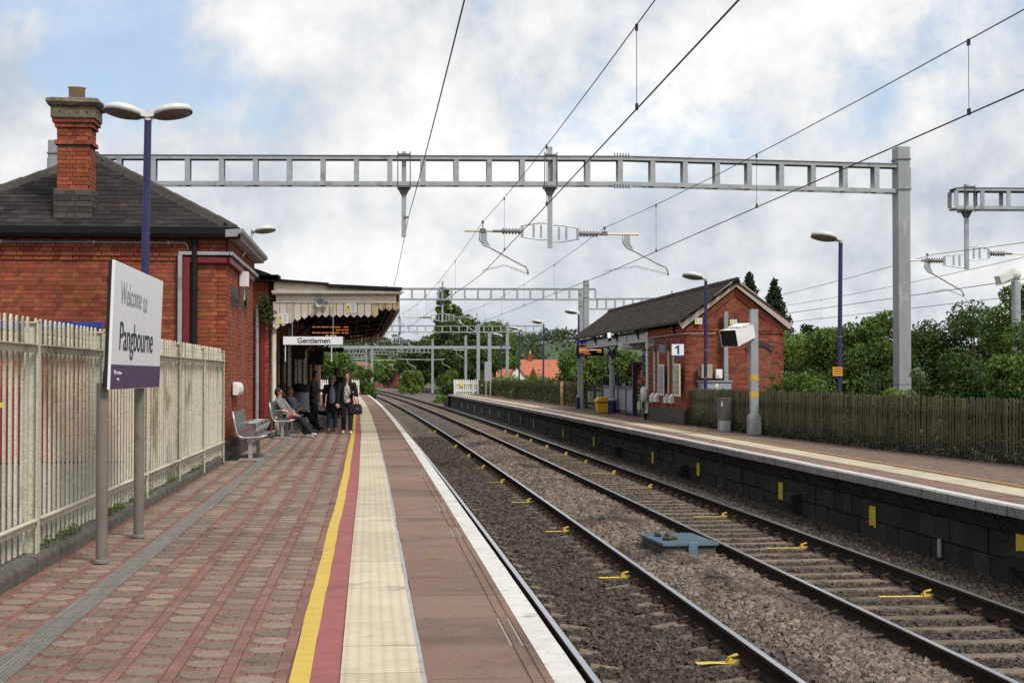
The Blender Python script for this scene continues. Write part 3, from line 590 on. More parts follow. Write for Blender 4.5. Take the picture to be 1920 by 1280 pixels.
text('Welcome', .27, M_inkg, b, (.25, -.0145, .79), TW, 'LEFT', sx=1.10); text('to', .27, M_inkg, b, (.25 + 1.1496*1.10, -.0145, .771), TW, 'LEFT', sx=1.10)
text('Pangbourne', .34, M_ink, b, (.25, -.0145, .43), TW, 'LEFT', False, sx=1.22)
text('First', .055, M_wsign, b, (.06, -.016, .14), TW, 'LEFT'); text('Great Western', .035, M_wsign, b, (.22, -.016, .135), TW, 'LEFT'); text('Railway', .03, M_wsign, b, (.22, -.016, .085), TW, 'LEFT')
# ---- lamps
def lamp_head(parent, p, az, tilt=R(9), L_=.64, sc=1.0):
    M3 = Matrix.Translation(p) @ Matrix.Rotation(az, 4, 'Z') @ Matrix.Rotation(-tilt, 4, 'Y') @ Matrix.Rotation(R(-10)*math.cos(az), 4, 'X')
    top = MB(); top.lathe([(.31, -.015), (.315, .03), (.29, .075), (.255, .085), (.22, .105), (.02, .118)], 28, (.33, 0, 0), sy=.80); top.box(-.09, -.075, -.03, .1, .075, .085)
    top.v = [M3 @ (Vector(v)*sc) for v in top.v]; h = top.build('lamp_housing', M_lampw, parent, smooth=False)
    for pl in h.data.polygons: pl.use_smooth = len(pl.vertices) == 4 and pl.area < .02
    ln = MB(); ln.lathe([(.06, -.075), (.17, -.068), (.25, -.05), (.29, -.03), (.303, -.014)], 28, (.33, 0, 0), sy=.80); ln.v = [M3 @ (Vector(v)*sc) for v in ln.v]; ln.build('lens', M_lens, parent, smooth=True)
    rm = MB(); rm.lathe([(.305, -.03), (.318, -.03), (.318, -.014), (.305, -.014)], 28, (.33, 0, 0), sy=.80); rm.v = [M3 @ (Vector(v)*sc) for v in rm.v]; rm.build('rim', M_dkgal, parent)
def lamp_post(label, loc, h, heads, r0=.075, r1=.055, lean=(0, 0), group=None, notice=None):
    t = thing('lamp_post', label, 'lamp post', loc, 0, group); top = (lean[0], lean[1], h)
    mb = MB(); mb.cyl((0, 0, -.3), (lean[0]*.3, lean[1]*.3, h*.3), r0, r0*.9, 14); mb.cyl((lean[0]*.3, lean[1]*.3, h*.3), top, r0*.9, r1, 14); mb.build('pole', M_purple, t, smooth=False)
    mb = MB(); mb.cyl((top[0], top[1], h - .02), (top[0], top[1], h + .15), r1*1.15, r1*1.2, 14); mb.build('collar', M_lampw, t)
    for az in heads: lamp_head(t, Vector((top[0] + math.cos(az)*.075, top[1] + math.sin(az)*.075, h + .06)), az)
    for z in (.33, .52): 
        mb = MB(); mb.cyl((lean[0]*z, lean[1]*z, h*z), (lean[0]*z, lean[1]*z, h*z + .04), r0*1.15, r0*1.15, 14); mb.build('band', M_dkgal, t)
    return t
t = lamp_post('purple lamp post with two white heads behind the cream fence', (-3.74, 26, -.05), 5.72, (math.pi, 0), .085, .058, (.08, 0))
# ---- toilet block: red brick with a hipped slate roof
BX, BY = -2.62, 28.42
t = thing('station_building', 'red brick station building with hipped slate roof and tall chimney', 'building', (BX, BY, 0)); BLD = t
WW = 5.55; HT = 4.06
def wall_obj(x0, y0, rz, wd, ht, m, z0=0.0, dep=.2):
    mb = MB(); mb.box(0, 0, z0, wd, dep, ht); return mb.build('wall', m, t, (x0, y0, 0), (0, 0, rz))
cor = lambda v: .030 if 3.52 < v < 3.60 else .055 if 3.60 <= v < 3.68 else .035 if v > 3.68 else 0
wf = wall_obj(-WW, 0, 0, WW, HT, M_mort)
bricks(wf, WW, HT, M_brick, 300, lambda q: abs(q[0] - 3.6) + (0 if q[2] > 1.9 else 9), lambda a, b, v0, v1: v0 > .3, extra=cor, seed=11)
ws = wall_obj(0, 0, R(90), 6.3, HT, M_brickX, dep=.18)
bricks(ws, 6.3, HT, M_brick, 0, lambda q: q[0], lambda a, b, v0, v1: v0 > .3, holes=((1.05, 1.42, .75, 3.05), (1.75, 2.12, .75, 3.05), (3.3, 4.15, .75, 3.1)), extra=cor, seed=12)
ws2 = wall_obj(0, 6.3, R(180), 5.55, HT, M_brickY)
for p0, p1 in ((1.05, 1.42), (1.75, 2.12), (3.3, 4.15)):     # dark arched heads over the narrow blind openings
    w = p1 - p0; mb = MB(); n = 9
    poly = [(p0 - .03, 2.80)] + [(p0 + w/2 - (w/2+.03)*math.cos(math.pi*i/n), 2.98 + (w/2+.03)*math.sin(math.pi*i/n)*.9) for i in range(n+1)] + [(p1 + .03, 2.80)]
    ins = [(p1 - .06, 2.80)] + [(p0 + w/2 + (w/2-.06)*math.cos(math.pi*i/n), 2.86 + (w/2-.06)*math.sin(math.pi*i/n)*.7) for i in range(n+1)] + [(p0 + .06, 2.80)]
    mb.prism([(p[0], p[1]) for p in poly + ins], -.028, .05, 'x'); mb.v = [(.03 - (v[0]), v[1], v[2]) if False else (v[0] + .002, v[1], v[2]) for v in mb.v]
    mb.build('window_head', M_blue, t)
mb = MB(); mb.box(-WW - .1, -.10, 0, .10, 6.38, .34); mb.prism([(-WW - .1, -.1), (.1, -.1), (.1, 6.38), (-WW - .1, 6.38)], .341, .342, 'z'); pl = mb.build('plinth', M_mort, t)
pw = MB(); pw.box(0, 0, 0, 1.4, .02, .34); pwf = pw.build('plinth_face', M_mort, t, (-1.3, -.103, 0)); bricks(pwf, 1.4, .34, M_blue, 40, lambda q: -q[0], seed=13)
pw = MB(); pw.box(0, 0, 0, 6.45, .02, .34); pws = pw.build('plinth_face', M_mort, t, (.103, -.10, 0), (0, 0, R(90))); bricks(pws, 6.45, .34, M_blue, 60, lambda q: q[0], seed=14)
# roof
ov = .17; hw = WW/2 + ov; ez = 4.10; rise = 1.66; ax, ay = -WW/2, -ov + hw; LY = 6.3 + 2*ov
apx = Vector((ax, ay, ez + rise)); apx2 = Vector((ax, -ov + LY - hw, ez + rise))
c0, c1, c2, c3 = Vector((ov, -ov, ez)), Vector((-WW - ov, -ov, ez)), Vector((-WW - ov, -ov + LY, ez)), Vector((ov, -ov + LY, ez))
mb = MB(); mb.add([c0, c1, c2, c3, apx, apx2], [(1, 0, 4), (0, 3, 5, 4), (3, 2, 5), (2, 1, 4, 5), (0, 1, 2, 3)]); roof = mb.build('roof', M_slate, t)
up = Vector((0, hw, rise)); Ls = up.length; upn = up.normalized(); Nn = Vector((0, -rise, hw)).normalized()
slates(roof, c1, (1, 0, 0), upn, Nn, lambda u, v: hw*v/Ls + .05 < u < 2*hw - hw*v/Ls - .05, 2*hw, Ls - .1, M_slate, .29, .185, 300, key=lambda q: abs(q[0] - 3.4))
up2 = Vector((-hw, 0, rise)).normalized(); N2 = Vector((rise, 0, hw)).normalized()
slates(roof, c0, (0, 1, 0), up2, N2, lambda u, v: hw*v/Ls + .05 < u < LY - hw*v/Ls - .05, LY, Ls - .1, M_slate, .29, .185, 0)
def ridge(a, b, n, parent, m=M_ridge, w=.13):
    d = (b - a)/n
    for i in range(n):
        mb = MB(); p, q = a + d*i, a + d*(i + 1.06); s = d.normalized().cross(Vector((0, 0, 1))).normalized()*w; u = Vector((0, 0, .075))
        nz = random.uniform(0, .012)
        dn = Vector((0, 0, .07)); P = [p - s - dn, p + u*.75 - s*.45, p + u, p + u*.75 + s*.45, p + s - dn]; Q = [x + (q - p) + Vector((0, 0, .02)) for x in P]; P = [x + Vector((0, 0, nz)) for x in P]
        mb.add([*P, *Q, p - Vector((0, 0, .02)), q - Vector((0, 0, .02))], [(0,1,6,5),(1,2,7,6),(2,3,8,7),(3,4,9,8),(0,10,4,3,2,1),(5,6,7,8,9,11)]); mb.build('ridge_tile', m, parent)
up_ = Vector((0, 0, .01))
ridge(c0 + up_, apx + up_, 10, roof); ridge(c1 + up_, apx + up_, 10, roof); ridge(apx + up_, apx2 + up_, 3, roof)
# gutters
mb = MB(); mb.prism([(-.30, ez - .10), (-.27, ez - .16), (-.16, ez - .17), (-.03, ez - .17), (-.03, ez - .02), (-.31, ez + .02)], -WW - .2, ov + .10, 'x'); mb.build('gutter', M_black, t)
mb = MB(); mb.prism([(ov + .15, ez + .0), (ov + .14, ez - .06), (ov + .07, ez - .10), (ov + .06, ez - .14), (.02, ez - .15), (.02, ez - .02)], -.31, 6.45, 'y'); mb.build('gutter', M_galvw, t)
# chimney, stepped head, pot
ch = MB(); ch.box(-.27, -.27, 0, .27, .27, 1.3); CHX, CHY = -2.72, .52
chim = ch.build('chimney', M_mort, t, (CHX, CHY, 4.83))
def chim_bricks(x0, y0, hw_, zlo, zhi, m, nsep, seed):
    for (px, py, rz) in ((x0 - hw_, y0 - hw_, 0), (x0 + hw_, y0 - hw_, R(90)), (x0 + hw_, y0 + hw_, R(180)), (x0 - hw_, y0 + hw_, R(270))):
        f = MB(); f.box(0, .012, 0, 2*hw_, .03, zhi - zlo); fo_ = f.build('brick_face', M_mort, chim, (px, py, zlo), (0, 0, rz)); bricks(fo_, 2*hw_ + .0, zhi - zlo, m, nsep if rz in (0, R(90)) else 0, lambda q: 0, seed=seed)
for z0_, z1_, hw_, m, ns in ((0.0, .80, .285, M_brick, 60), (.80, .88, .325, M_brick, 8), (.88, 1.11, .29, M_brick, 20), (1.11, 1.19, .325, M_brick, 8), (1.19, 1.265, .36, M_brick, 8)):
    chim_bricks(0, 0, hw_, z0_, z1_, m, ns, int(z0_*100))
    if hw_ > .3: mb = MB(); mb.box(-hw_, -hw_, z0_ + .004, hw_, hw_, z1_ - .004); mb.build('course', M_mort, chim)
mb = MB(); mb.box(-.39, -.39, 1.265, .39, .39, 1.48); mb.build('lichened_band', M_lichen, chim, bevel=.01)
mb = MB()
V = []; rr = random.Random(3)
for z, e in ((1.48, .43), (1.54, .47), (1.60, .45), (1.63, .36)):
    for k in range(16): a = 2*math.pi*k/16; m_ = max(abs(math.cos(a)), abs(math.sin(a))); V.append((e*math.cos(a)/m_ + rr.uniform(-.012, .012), e*math.sin(a)/m_ + rr.uniform(-.012, .012), z + rr.uniform(-.01, .01)))
mb.add(V, [(i*16+j, i*16+(j+1) % 16, (i+1)*16+(j+1) % 16, (i+1)*16+j) for i in range(3) for j in range(16)] + [tuple(range(48, 64)), tuple(range(15, -1, -1))]); mb.build('chimney_cap', M_lichen, chim)
mb = MB(); mb.lathe([(.145, 1.61), (.145, 1.85), (.16, 1.855), (.165, 1.87), (.15, 1.88), (.12, 1.88), (.12, 1.7)], 20); mb.build('chimney_pot', M_pot, chim, smooth=True)
bs_ = MB(); bs_.box(-.32, -.32, -.62, .32, .32, 0); bs2 = bs_.build('chimney_base', M_mort, chim)
for (px, py, rz) in ((-.335, -.335, 0), (.335, -.335, R(90))):
    f = MB(); f.box(0, .012, 0, .67, .03, .62); fo_ = f.build('brick_face', M_mort, chim, (px, py, -.62), (0, 0, rz)); bricks(fo_, .67, .62, M_blue, 40, lambda q: 0, seed=31, mul=1.35)
# pipes and ducts on the end wall
mb = MB(); mb.tube([(-WW, -.06, 3.86), (-.75, -.06, 3.86), (-.69, -.06, 3.84), (-.66, -.06, 3.78), (-.66, -.06, 3.70)], .016, 8); mb.build('conduit', M_galv, t, smooth=True)
for x in (-3.9, -2.3, -1.0): mb = MB(); mb.box(x - .02, -.085, 3.835, x + .02, -.03, 3.885); mb.build('conduit_clip', M_galv, t)
mb = MB(); mb.box(-.83, -.13, 0, -.755, -.065, 3.64); mb.box(-.82, -.13, 3.64, .09, -.065, 3.70); mb.box(.065, -.13, 3.64, .13, 6.2, 3.70); mb.build('cable_trunking', M_galv, t, bevel=.006)
mb = MB(); mb.box(-.745, -.10, 0, -.625, -.03, 3.50); mb.box(-.745, -.10, 3.50, .07, -.032, 3.60); mb.box(.028, -.10, 3.50, .09, 5.6, 3.60); mb.build('red_duct', M_redP, t, bevel=.008)
mb = MB(); mb.cyl((-.54, -.11, 0), (-.54, -.11, 4.02), .055, .055, 12); mb.build('downpipe', M_black, t)
for z in (1.5, 3.0, 3.85): mb = MB(); mb.cyl((-.54, -.11, z), (-.54, -.11, z + .07), .068, .068, 12); mb.build('pipe_collar', M_black, t)
mb = MB(); mb.box(.03, 2.5, 3.23, .20, 2.75, 3.52); mb.cyl((.1, 2.75, 3.3), (.1, 2.8, 2.98), .02, .02, 8); mb.build('junction_box', M_white, t, bevel=.01)
mb = MB(); mb.prism([(.03, 1.13), (.12, 1.13), (.15, 1.2), (.15, 1.28), (.12, 1.36), (.03, 1.38)], 1.1, 2.15, 'y'); mb.build('utility_cover', M_white, t, bevel=.015)
# lamp on the roof edge
t2 = thing('wall_lamp', 'white lamp head on a bracket above the brick building gutter', 'wall lamp', (-2.42, 31.5, 4.08))
mb = MB(); mb.tube([(-.2, 0, -.25), (0, 0, .02), (.04, 0, .27)], .03, 8); mb.build('bracket', M_lampw, t2)
lamp_head(t2, Vector((.07, 0, .27)), 0, R(7), sc=.66)
# ---- main building behind, with the canopy
CY = 40.0
t = thing('station_building', 'long red brick station building behind the white valanced canopy', 'building', (-2.62, CY, 0))
mb = MB(); mb.box(-7, 0, 0, 0, 40, 3.95); mb.build('wall', M_brickX, t, bevel=0)
f = MB(); f.box(0, .012, 0, 1.6, .03, 3.95); fo_ = f.build('wall', M_mort, t, (-1.6, -.03, 0)); bricks(fo_, 1.6, 3.95, M_brick, 120, lambda q: -q[0], lambda a, b, v0, v1: v0 > .35, seed=21)
f = MB(); f.box(-1.7, -.09, 0, .06, -.01, .36); f.build('plinth', M_blue, t)
mb = MB(); mb.prism([(-7.2, 3.95), (.22, 3.95), (.05, 4.05), (-3.4, 5.3), (-7.2, 4.05)], -.2, 40.2, 'y'); mb.build('roof', M_slate, t)
mb = MB(); mb.box(-2.5, -.36, 3.88, .26, -.21, 4.02); mb.box(-.2, -.36, 3.86, .3, .1, 4.0); mb.build('gutter', M_black, t)
mb = MB(); mb.box(-.20, -.13, .3, -.08, -.04, 3.15); mb.box(-.20, -.13, 3.05, .1, -.045, 3.15); mb.build('red_duct', M_redP, t, bevel=.01)
mb = MB(); mb.tube([(-.265, -.16, .15), (-.265, -.16, 3.2), (-.235, -.16, 3.27), (-.17, -.16, 3.30), (.02, -.16, 3.30)], .042, 10); mb.build('downpipe', M_galv, t)
mb = MB(); mb.tube([(.13, .1, 2.75), (.13, .1, .55), (.20, .1, .38), (.22, .1, .0)], .062, 10); mb.bar((.08, .1, 2.76), (.5, .1, 2.86), .06, .07); mb.build('downpipe', M_cream, t)
for i, (y0, w, h0, h1) in enumerate(((2.2, 1.1, .1, 2.2), (5, 1.3, .9, 2.5), (8.2, 1.1, .1, 2.3), (11.5, 1.5, .9, 2.5), (15, 1.2, .1, 2.3), (19, 1.5, .9, 2.5), (24, 1.2, .1, 2.3), (29, 1.5, .9, 2.5))):
    mb = MB(); mb.box(.02, y0, h0, .09, y0 + w, h1); o_ = mb.build('door' if h0 < .5 else 'window', M_dkred, t)
    mb = MB(); mb.box(.092, y0 + .12, h0 + .9 if h0 < .5 else h0 + .1, .10, y0 + w - .12, h1 - .1); mb.build('pane', M_glass, o_)
for y0 in (7.2, 13.6, 17.6): mb = MB(); mb.tube([(.12, y0, .1), (.12, y0, 2.9)], .05, 8); mb.build('downpipe', M_galv, t)
mb = MB(); mb.box(.03, .9, 1.55, .10, 1.25, 1.85); mb.build('notice', M_white, t)
# ---- canopy
XR = .71; t = thing('platform_canopy', 'cream and white valanced wooden canopy reaching over the platform', 'canopy', (-2.53, CY, 0)); CW_ = XR + 2.53
LC = 37
def skew(y): return cx(CY + y) - cx(CY)
def cb(mb_): mb_.v = [(x + skew(y), y, z) for x, y, z in mb_.v]; return mb_
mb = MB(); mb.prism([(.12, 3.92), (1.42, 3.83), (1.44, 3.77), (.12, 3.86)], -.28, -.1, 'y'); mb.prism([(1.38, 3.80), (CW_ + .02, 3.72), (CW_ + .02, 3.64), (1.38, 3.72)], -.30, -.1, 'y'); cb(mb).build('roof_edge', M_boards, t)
mb = MB(); mb.prism([(.05, 3.60), (1.40, 3.60), (1.40, 3.77), (.12, 3.86), (.05, 3.84)], -.14, -.02, 'y'); mb.prism([(1.40, 3.60), (CW_ - .02, 3.60), (CW_ - .02, 3.64), (1.40, 3.72)], -.14, -.02, 'y'); cb(mb).build('upper_fascia', M_cream, t)
mb = MB(); mb.prism([(.0, 3.56), (CW_ + .06, 3.58), (CW_ + .06, 3.62), (0, 3.63)], -.26, -.02, 'y'); mb.prism([(.02, 3.525), (CW_, 3.54), (CW_, 3.58), (.02, 3.565)], -.20, -.02, 'y'); cb(mb).build('cornice', M_cream, t)
mb = MB(); mb.box(.10, -.10, 3.33, CW_ - .12, -.03, 3.52); cb(mb).build('beam', M_cream, t)
xx = .02; nb_ = 18; bw = (CW_ - .06)/nb_
for i in range(nb_):
    f = i/(nb_-1); zb = 2.965 - .30*max(0, (.30 - f)/.30)**1.3 + (.165 if i >= nb_ - 3 else 0)
    mb = MB(); a, b_ = xx + i*bw + .007, xx + (i+1)*bw - .007
    mb.prism([(a, 3.36), (a, zb + .07), ((a+b_)/2, zb), (b_, zb + .07), (b_, 3.36)], -.075, -.045, 'y'); mb.build('valance_board', M_cream if i < 14 else mat('peeling_cream_paint', (.62, .50, .33), (.42, .32, .20), 6, .7, .04, stain=[((.20, .13, .07), 6, .5, .7, (3, 3, .4))]), t)
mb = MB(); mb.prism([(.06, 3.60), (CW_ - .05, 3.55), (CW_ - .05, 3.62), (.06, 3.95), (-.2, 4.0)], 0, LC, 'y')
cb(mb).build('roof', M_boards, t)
for i in range(13):       # rafters
    y = .6 + i*2.9; mb = MB(); mb.box(.0 + skew(y), y, 3.40, CW_ - .1 + skew(y), y + .12, 3.555); mb.build('rafter', M_boards, t)
for i in range(7):
    x = .3 + i*.45; mb = MB(); Vp = [(x + skew(y) , y, 3.47) for y in (0, 12, 24, LC)]
    for k in range(3): mb.bar(Vp[k], Vp[k+1], .07, .09)
    mb.build('purlin', M_boards, t)
side = MB()
sbw = .176; side_n = 0
vb = MB(); vb.prism([(0, 3.62), (0, 3.22), (sbw*.5, 3.12), (sbw - .012, 3.22), (sbw - .012, 3.62)], -.03, 0, 'x'); VBM = vb.mesh('valance_board', M_cream)
for i in range(int(LC/sbw)): put('valance_board', VBM, t, (CW_ - .03 + skew(i*sbw), i*sbw, 0), (0, 0, hd(CY + i*sbw)))
for i in range(17):
    a = .1 + i*bw; mb = MB(); mb.prism([(a + .02, 3.45), (a + .02, 3.12), (a + bw/2, 3.04), (a + bw - .02, 3.12), (a + bw - .02, 3.45)], LC - .03, LC, 'y'); cb(mb).build('valance_board', M_cream, t)
for y in (6, 12, 18, 24, 30, 36):
    mb = MB(); mb.tube([(.05 + skew(y), y, 2.3), (.5 + skew(y), y, 2.75), (1.2 + skew(y), y, 3.2), (CW_ - .3 + skew(y), y, 3.42)], .045, 6); mb.build('bracket', M_dkred, t)
def warning(parent, x, y, z, w=.30, h=.26, rz=0):
    mb = MB(); mb.box(-w/2, -.006, -h/2, w/2, .006, h/2); o_ = mb.build('warning_notice', M_wsign, parent, (x, y, z), (0, 0, rz))
    mb = MB(); mb.prism([(-w*.45, -h*.05), (-w*.08, -h*.05), (-w*.265, h*.42)], -.0085, -.0065, 'y'); mb.box(-w*.45, -.0085, -h*.42, -w*.08, -.0065, -h*.10); mb.build('yellow_symbol', M_yelsign, o_)
    mb = MB(); mb.prism([(-w*.33, .02*h), (-w*.2, .02*h), (-w*.265, h*.28)], -.0105, -.009, 'y'); mb.build('black_symbol', M_ink, o_)
    for k in range(5): mb = MB(); mb.box(w*.02, -.0085, h*(.36 - k*.17), w*(.30 + .1*(k % 2)), -.0065, h*(.36 - k*.17) + .012); mb.build('print_line', M_inkg, o_)
    return o_
tw = warning(None, -2.25, CY - .085, 2.93, .27, .24); tag(tw, 'yellow and white warning notice on the corner of the cream canopy valance', 'warning notice')
tw = warning(None, -.55, CY - .085, 3.20, .27, .24); tag(tw, 'yellow and white warning notice midway along the cream canopy valance', 'warning notice')
def speaker(label, loc, rz, group=None):
    t = thing('loudspeaker', label, 'loudspeaker', loc, rz, group)
    mb = MB(); mb.lathe([(.03, .0), (.05, .06), (.085, .12), (.12, .17), (.125, .19), (.11, .185), (.05, .10)], 18); mb.v = [(x, -z, y) for x, y, z in mb.v]; mb.build('horn', M_galvw, t, smooth=True)
    mb = MB(); mb.cyl((0, .0, 0), (0, .12, 0), .07, .06, 14); mb.build('driver', M_dkgal, t); mb = MB(); mb.ball((0, -.11, 0), .028, 8, 6); mb.build('plug', M_lgrey, t)
    mb = MB(); mb.box(-.02, -.02, .0, .02, .1, .17); mb.box(-.1, -.02, -.02, -.07, .05, .12); mb.box(.07, -.02, -.02, .1, .05, .12); mb.box(.1, -.05, -.04, .2, .03, .04); mb.build('bracket', M_dkgal, t); return t
speaker('grey horn loudspeaker fixed to the cream canopy beam', (-1.33, CY - .20, 3.32), 0)
# hanging signs under the canopy
t = thing('hanging_sign', 'white Gentlemen sign hanging from two rods under the canopy', 'hanging sign', (-1.495, 39.80, 2.27))
mb = MB(); mb.box(-.745, -.04, 0, .745, .04, .205); mb.build('board', M_wsign, t, bevel=.005)
text('Gentlemen', .185, M_ink, t, (.02, -.0425, .10), TW, 'CENTER', True)
for x in (-.52, .50): mb = MB(); mb.cyl((x, 0, .2), (x, 0, 1.10), .012, .012, 8); mb.build('hanging_rod', M_galvw, t)
for x in (-.69, .46): mb = MB(); mb.cyl((x, 0, -.42), (x, 0, .02), .012, .012, 8); mb.build('drop_rod', M_white, t)
t = thing('departure_display', 'black departure display with amber lines under the cream canopy', 'departure display', (-1.26, 47, 2.62))
mb = MB(); mb.box(-.60, -.10, 0, .60, .10, .36); mb.build('case', M_blk2, t, bevel=.01)
for x in (-.4, .4): mb = MB(); mb.cyl((x, 0, .35), (x, 0, .86), .02, .02, 8); mb.build('hanging_rod', M_blk2, t)
def led_line(parent, z, x0, segs, m, h=.028, y=-.103):
    for a, b in segs:
        x = a; mb = MB()
        while x < b: w = random.uniform(.018, .034); mb.box(x0 + x, y, z + random.uniform(0, .004), x0 + min(x + w, b), y + .002, z + h - random.uniform(0, .006)); x += w + .009
        mb.build('led_text', m, parent)
led_line(t, .30, -.53, [(0, .10), (.13, .24), (.27, .48), (.52, .82), (.93, 1.06)], M_led, .03); led_line(t, .215, -.53, [(.70, .86), (.89, .95), (.98, 1.07)], M_led, .03)
led_line(t, .13, -.53, [(0, .11), (.13, .25), (.28, .48), (.52, .80), (.88, .94), (.97, 1.07)], M_led, .03); led_line(t, .05, -.53, [(.40, .48), (.53, .59), (.65, .71)], M_ledw, .026)
t = thing('hanging_sign', 'dark direction sign hanging behind the Gentlemen sign', 'hanging sign', (-1.35, 52, 2.27)); mb = MB(); mb.box(-.55, -.03, 0, .4, .03, .15); mb.build('board', M_blk2, t)
for x in (-.4, .3): mb = MB(); mb.cyl((x, 0, .14), (x, 0, 1.22), .012, .012, 8); mb.build('hanging_rod', M_blk2, t)
text('Way Out', .12, M_cab, t, (-.08, -.0315, .075), TW)
t = thing('hanging_sign', 'dark platform number two sign hanging under the canopy', 'hanging sign', (-2.05, 44.5, 1.95)); mb = MB(); mb.box(-.16, -.03, 0, .16, .03, .42); mb.build('board', M_blk2, t)
text('2', .36, mat('dim_figure', (.03, .03, .035)), t, (0, -.0315, .2), TW); mb = MB(); mb.cyl((0, 0, .4), (0, 0, 1.5), .012, .012, 8); mb.build('hanging_rod', M_blk2, t)
t = thing('monitor_box', 'black monitor box hung from the canopy beyond the signs', 'monitor', (-1.87, 54, 1.86)); mb = MB(); mb.box(-.28, -.2, 0, .2, .2, .46); mb.build('case', M_blk2, t, bevel=.02); mb = MB(); mb.cyl((-.04, 0, .45), (-.04, 0, 1.6), .03, .03, 8); mb.build('hanging_rod', M_blk2, t)
# climbing plant in the canopy corner
M_leaf0 = mat('ivy_leaf', (.030, .055, .014), (.07, .10, .03), 10, .6, rnd=.4, trans=.2)
def ivy(g, n): c = np.array([(-2.66, 39.7, 3.15), (-2.6, 39.65, 2.95), (-2.72, 39.7, 3.35)])[g.integers(0, 3, n)]; return c + g.normal(0, 1, (n, 3))*(.09, .06, .13)
V, F = leaf_cards(420, ivy, .042); t = thing('ivy', 'green ivy growing in the corner where canopy meets brick wall', 'ivy', (-2.66, 39.9, 3.1)); o_ = put('leaves', npmesh('leaves', V, F, M_leaf0), t, (2.66, -39.9, -3.1))
mb = MB(); mb.tube([(.0, 0, -.5), (-.02, -.1, -.1), (.06, -.2, .2), (0, -.1, .35)], .012, 6); mb.build('stem', M_newwood, t)
# ---- benches
def bench(label, y0, ln=2.1, wires=True, x=-2.44):
    t = thing('platform_bench', label, 'bench', (x, y0, 0), 0, None)
    mb = MB(); k = 9
    for i in range(k): w = ln/k; mb.box(.10, i*w + .006, .435, .56, (i+1)*w - .006, .455)
    mb.build('seat', M_seat, t)
    mb = MB()
    for i in range(k):
        w = ln/k; mb.prism([(.075, .50), (.09, .50), (.02, .86), (.005, .86)], i*w + .006, (i+1)*w - .006, 'y')
    mb.build('backrest', M_seat, t)
    for yy_ in (0, ln):
        mb = MB(); mb.tube([(-.01, yy_, .87), (.03, yy_, .66), (.06, yy_, .50), (.10, yy_, .43), (.17, yy_, .405), (.45, yy_, .415), (.60, yy_, .45)], .017, 8); mb.build('side_frame', M_steel, t, smooth=True)
    for yy_ in (.12, ln - .12):
        mb = MB(); mb.box(.26, yy_ - .035, .02, .33, yy_ + .035, .33); mb.prism([(.22, .42), (.40, .42), (.34, .30), (.27, .30)], yy_ - .05, yy_ + .05, 'y'); lg = mb.build('leg', M_steel, t)
        mb = MB(); mb.prism([(.06, 0), (.56, 0), (.50, .045), (.12, .045)], yy_ - .06, yy_ + .06, 'y'); mb.build('foot', M_steel, lg)
    mb = MB(); mb.box(.24, .05, .33, .36, ln - .05, .41); mb.build('beam', M_steel, t)
    for yy_ in ([.05] if not wires else [.06, ln*.5, ln - .06]):
        mb = MB()
        for q in range(5):
            d = q*.035; mb.tube([(.16 + d*1.1, yy_ + d*.3, .43), (.09 + d*1.2, yy_ + d*.3, .63), (.14 + d, yy_ + d*.3, .67), (.42 + d*.4, yy_ + d*.3, .67), (.46 + d*.3, yy_ + d*.3, .62), (.34 + d*.5, yy_ + d*.3, .43)], .0085, 6)
        mb.build('armrest', M_steel, t, smooth=True)
    return t
bench('empty steel bench against the brick wall by the cream fence end', 27.95)
bench('steel bench under the canopy with a man in a grey shirt', 37.75)
bench('steel bench deep under the canopy with a man in a pale blue shirt', 42.3)
# low doorstep beyond, litter box
t = thing('doorstep', 'pale stone doorstep along the building under the canopy', 'doorstep', (-2.5, 53, 0)); mb = MB(); mb.box(0, 0, 0, .62, 10, .12); mb.build('slab', M_lgrey, t, bevel=.01); mb = MB(); mb.box(.50, 0, .1205, .62, 10, .124); mb.build('white_edge', M_white, t)
t = thing('litter_bin', 'pale grey litter bin with black lid against the building wall', 'litter bin', (-2.2, 48.5, 0)); mb = MB(); mb.lathe([(.24, 0), (.26, .05), (.26, .95), (.24, 1.0)], 20); mb.build('drum', M_lgrey, t, smooth=False); mb = MB(); mb.lathe([(.28, 1.0), (.29, 1.06), (.27, 1.20), (.1, 1.26)], 20); mb.build('lid', M_blk2, t)
# ================================================================ far platform: waiting room, fences, posts, signs
WA = R(.85); WX, WY = 9.53, 47.4
t = thing('waiting_room', 'small red brick waiting room with slate roof and open shelter', 'building', (WX, WY, 0), WA); WR = t
GW = 3.05; apx_ = GW/2; sl = (4.30 - 3.10)/(apx_ + .1)
mb = MB(); mb.prism([(0, 0), (GW, 0), (GW, 3.02), (apx_, 4.24), (0, 3.02)], 0, .2, 'y'); wf = mb.build('wall', M_mort, t)
def gm(a, b, v0, v1):
    if v0 < .30: return False
    if v1 > 3.0 + sl*min(a, GW - b) + .03: return False
    return True
ext = lambda v: .035 if 2.74 < v < 2.80 else .06 if 2.80 <= v < 2.90 else .03 if 2.9 <= v < 3.10 else 0
bricks(wf, GW, 4.3, M_brickW, 300, lambda q: abs(q[2] - 2.6) + abs(q[0] - 1.0)*.5, gm, holes=((1.90, 2.68, .2, 2.42),), extra=ext, seed=41)
mb = MB(); mb.box(1.88, -.0015, .3, 2.70, .06, 2.44); rc = mb.build('blind_arch', M_brickY, t)
n = 8; po = [(1.84 + .90*i/n, 2.36 + .20*math.sin(math.pi*i/n)) for i in range(n + 1)]; pi_ = [(1.90 + .78*i/n, 2.23 + .18*math.sin(math.pi*i/n)) for i in range(n, -1, -1)]
mb = MB(); mb.prism(po + pi_, -.04, .05, 'y'); mb.build('arch_head', M_blue, t)
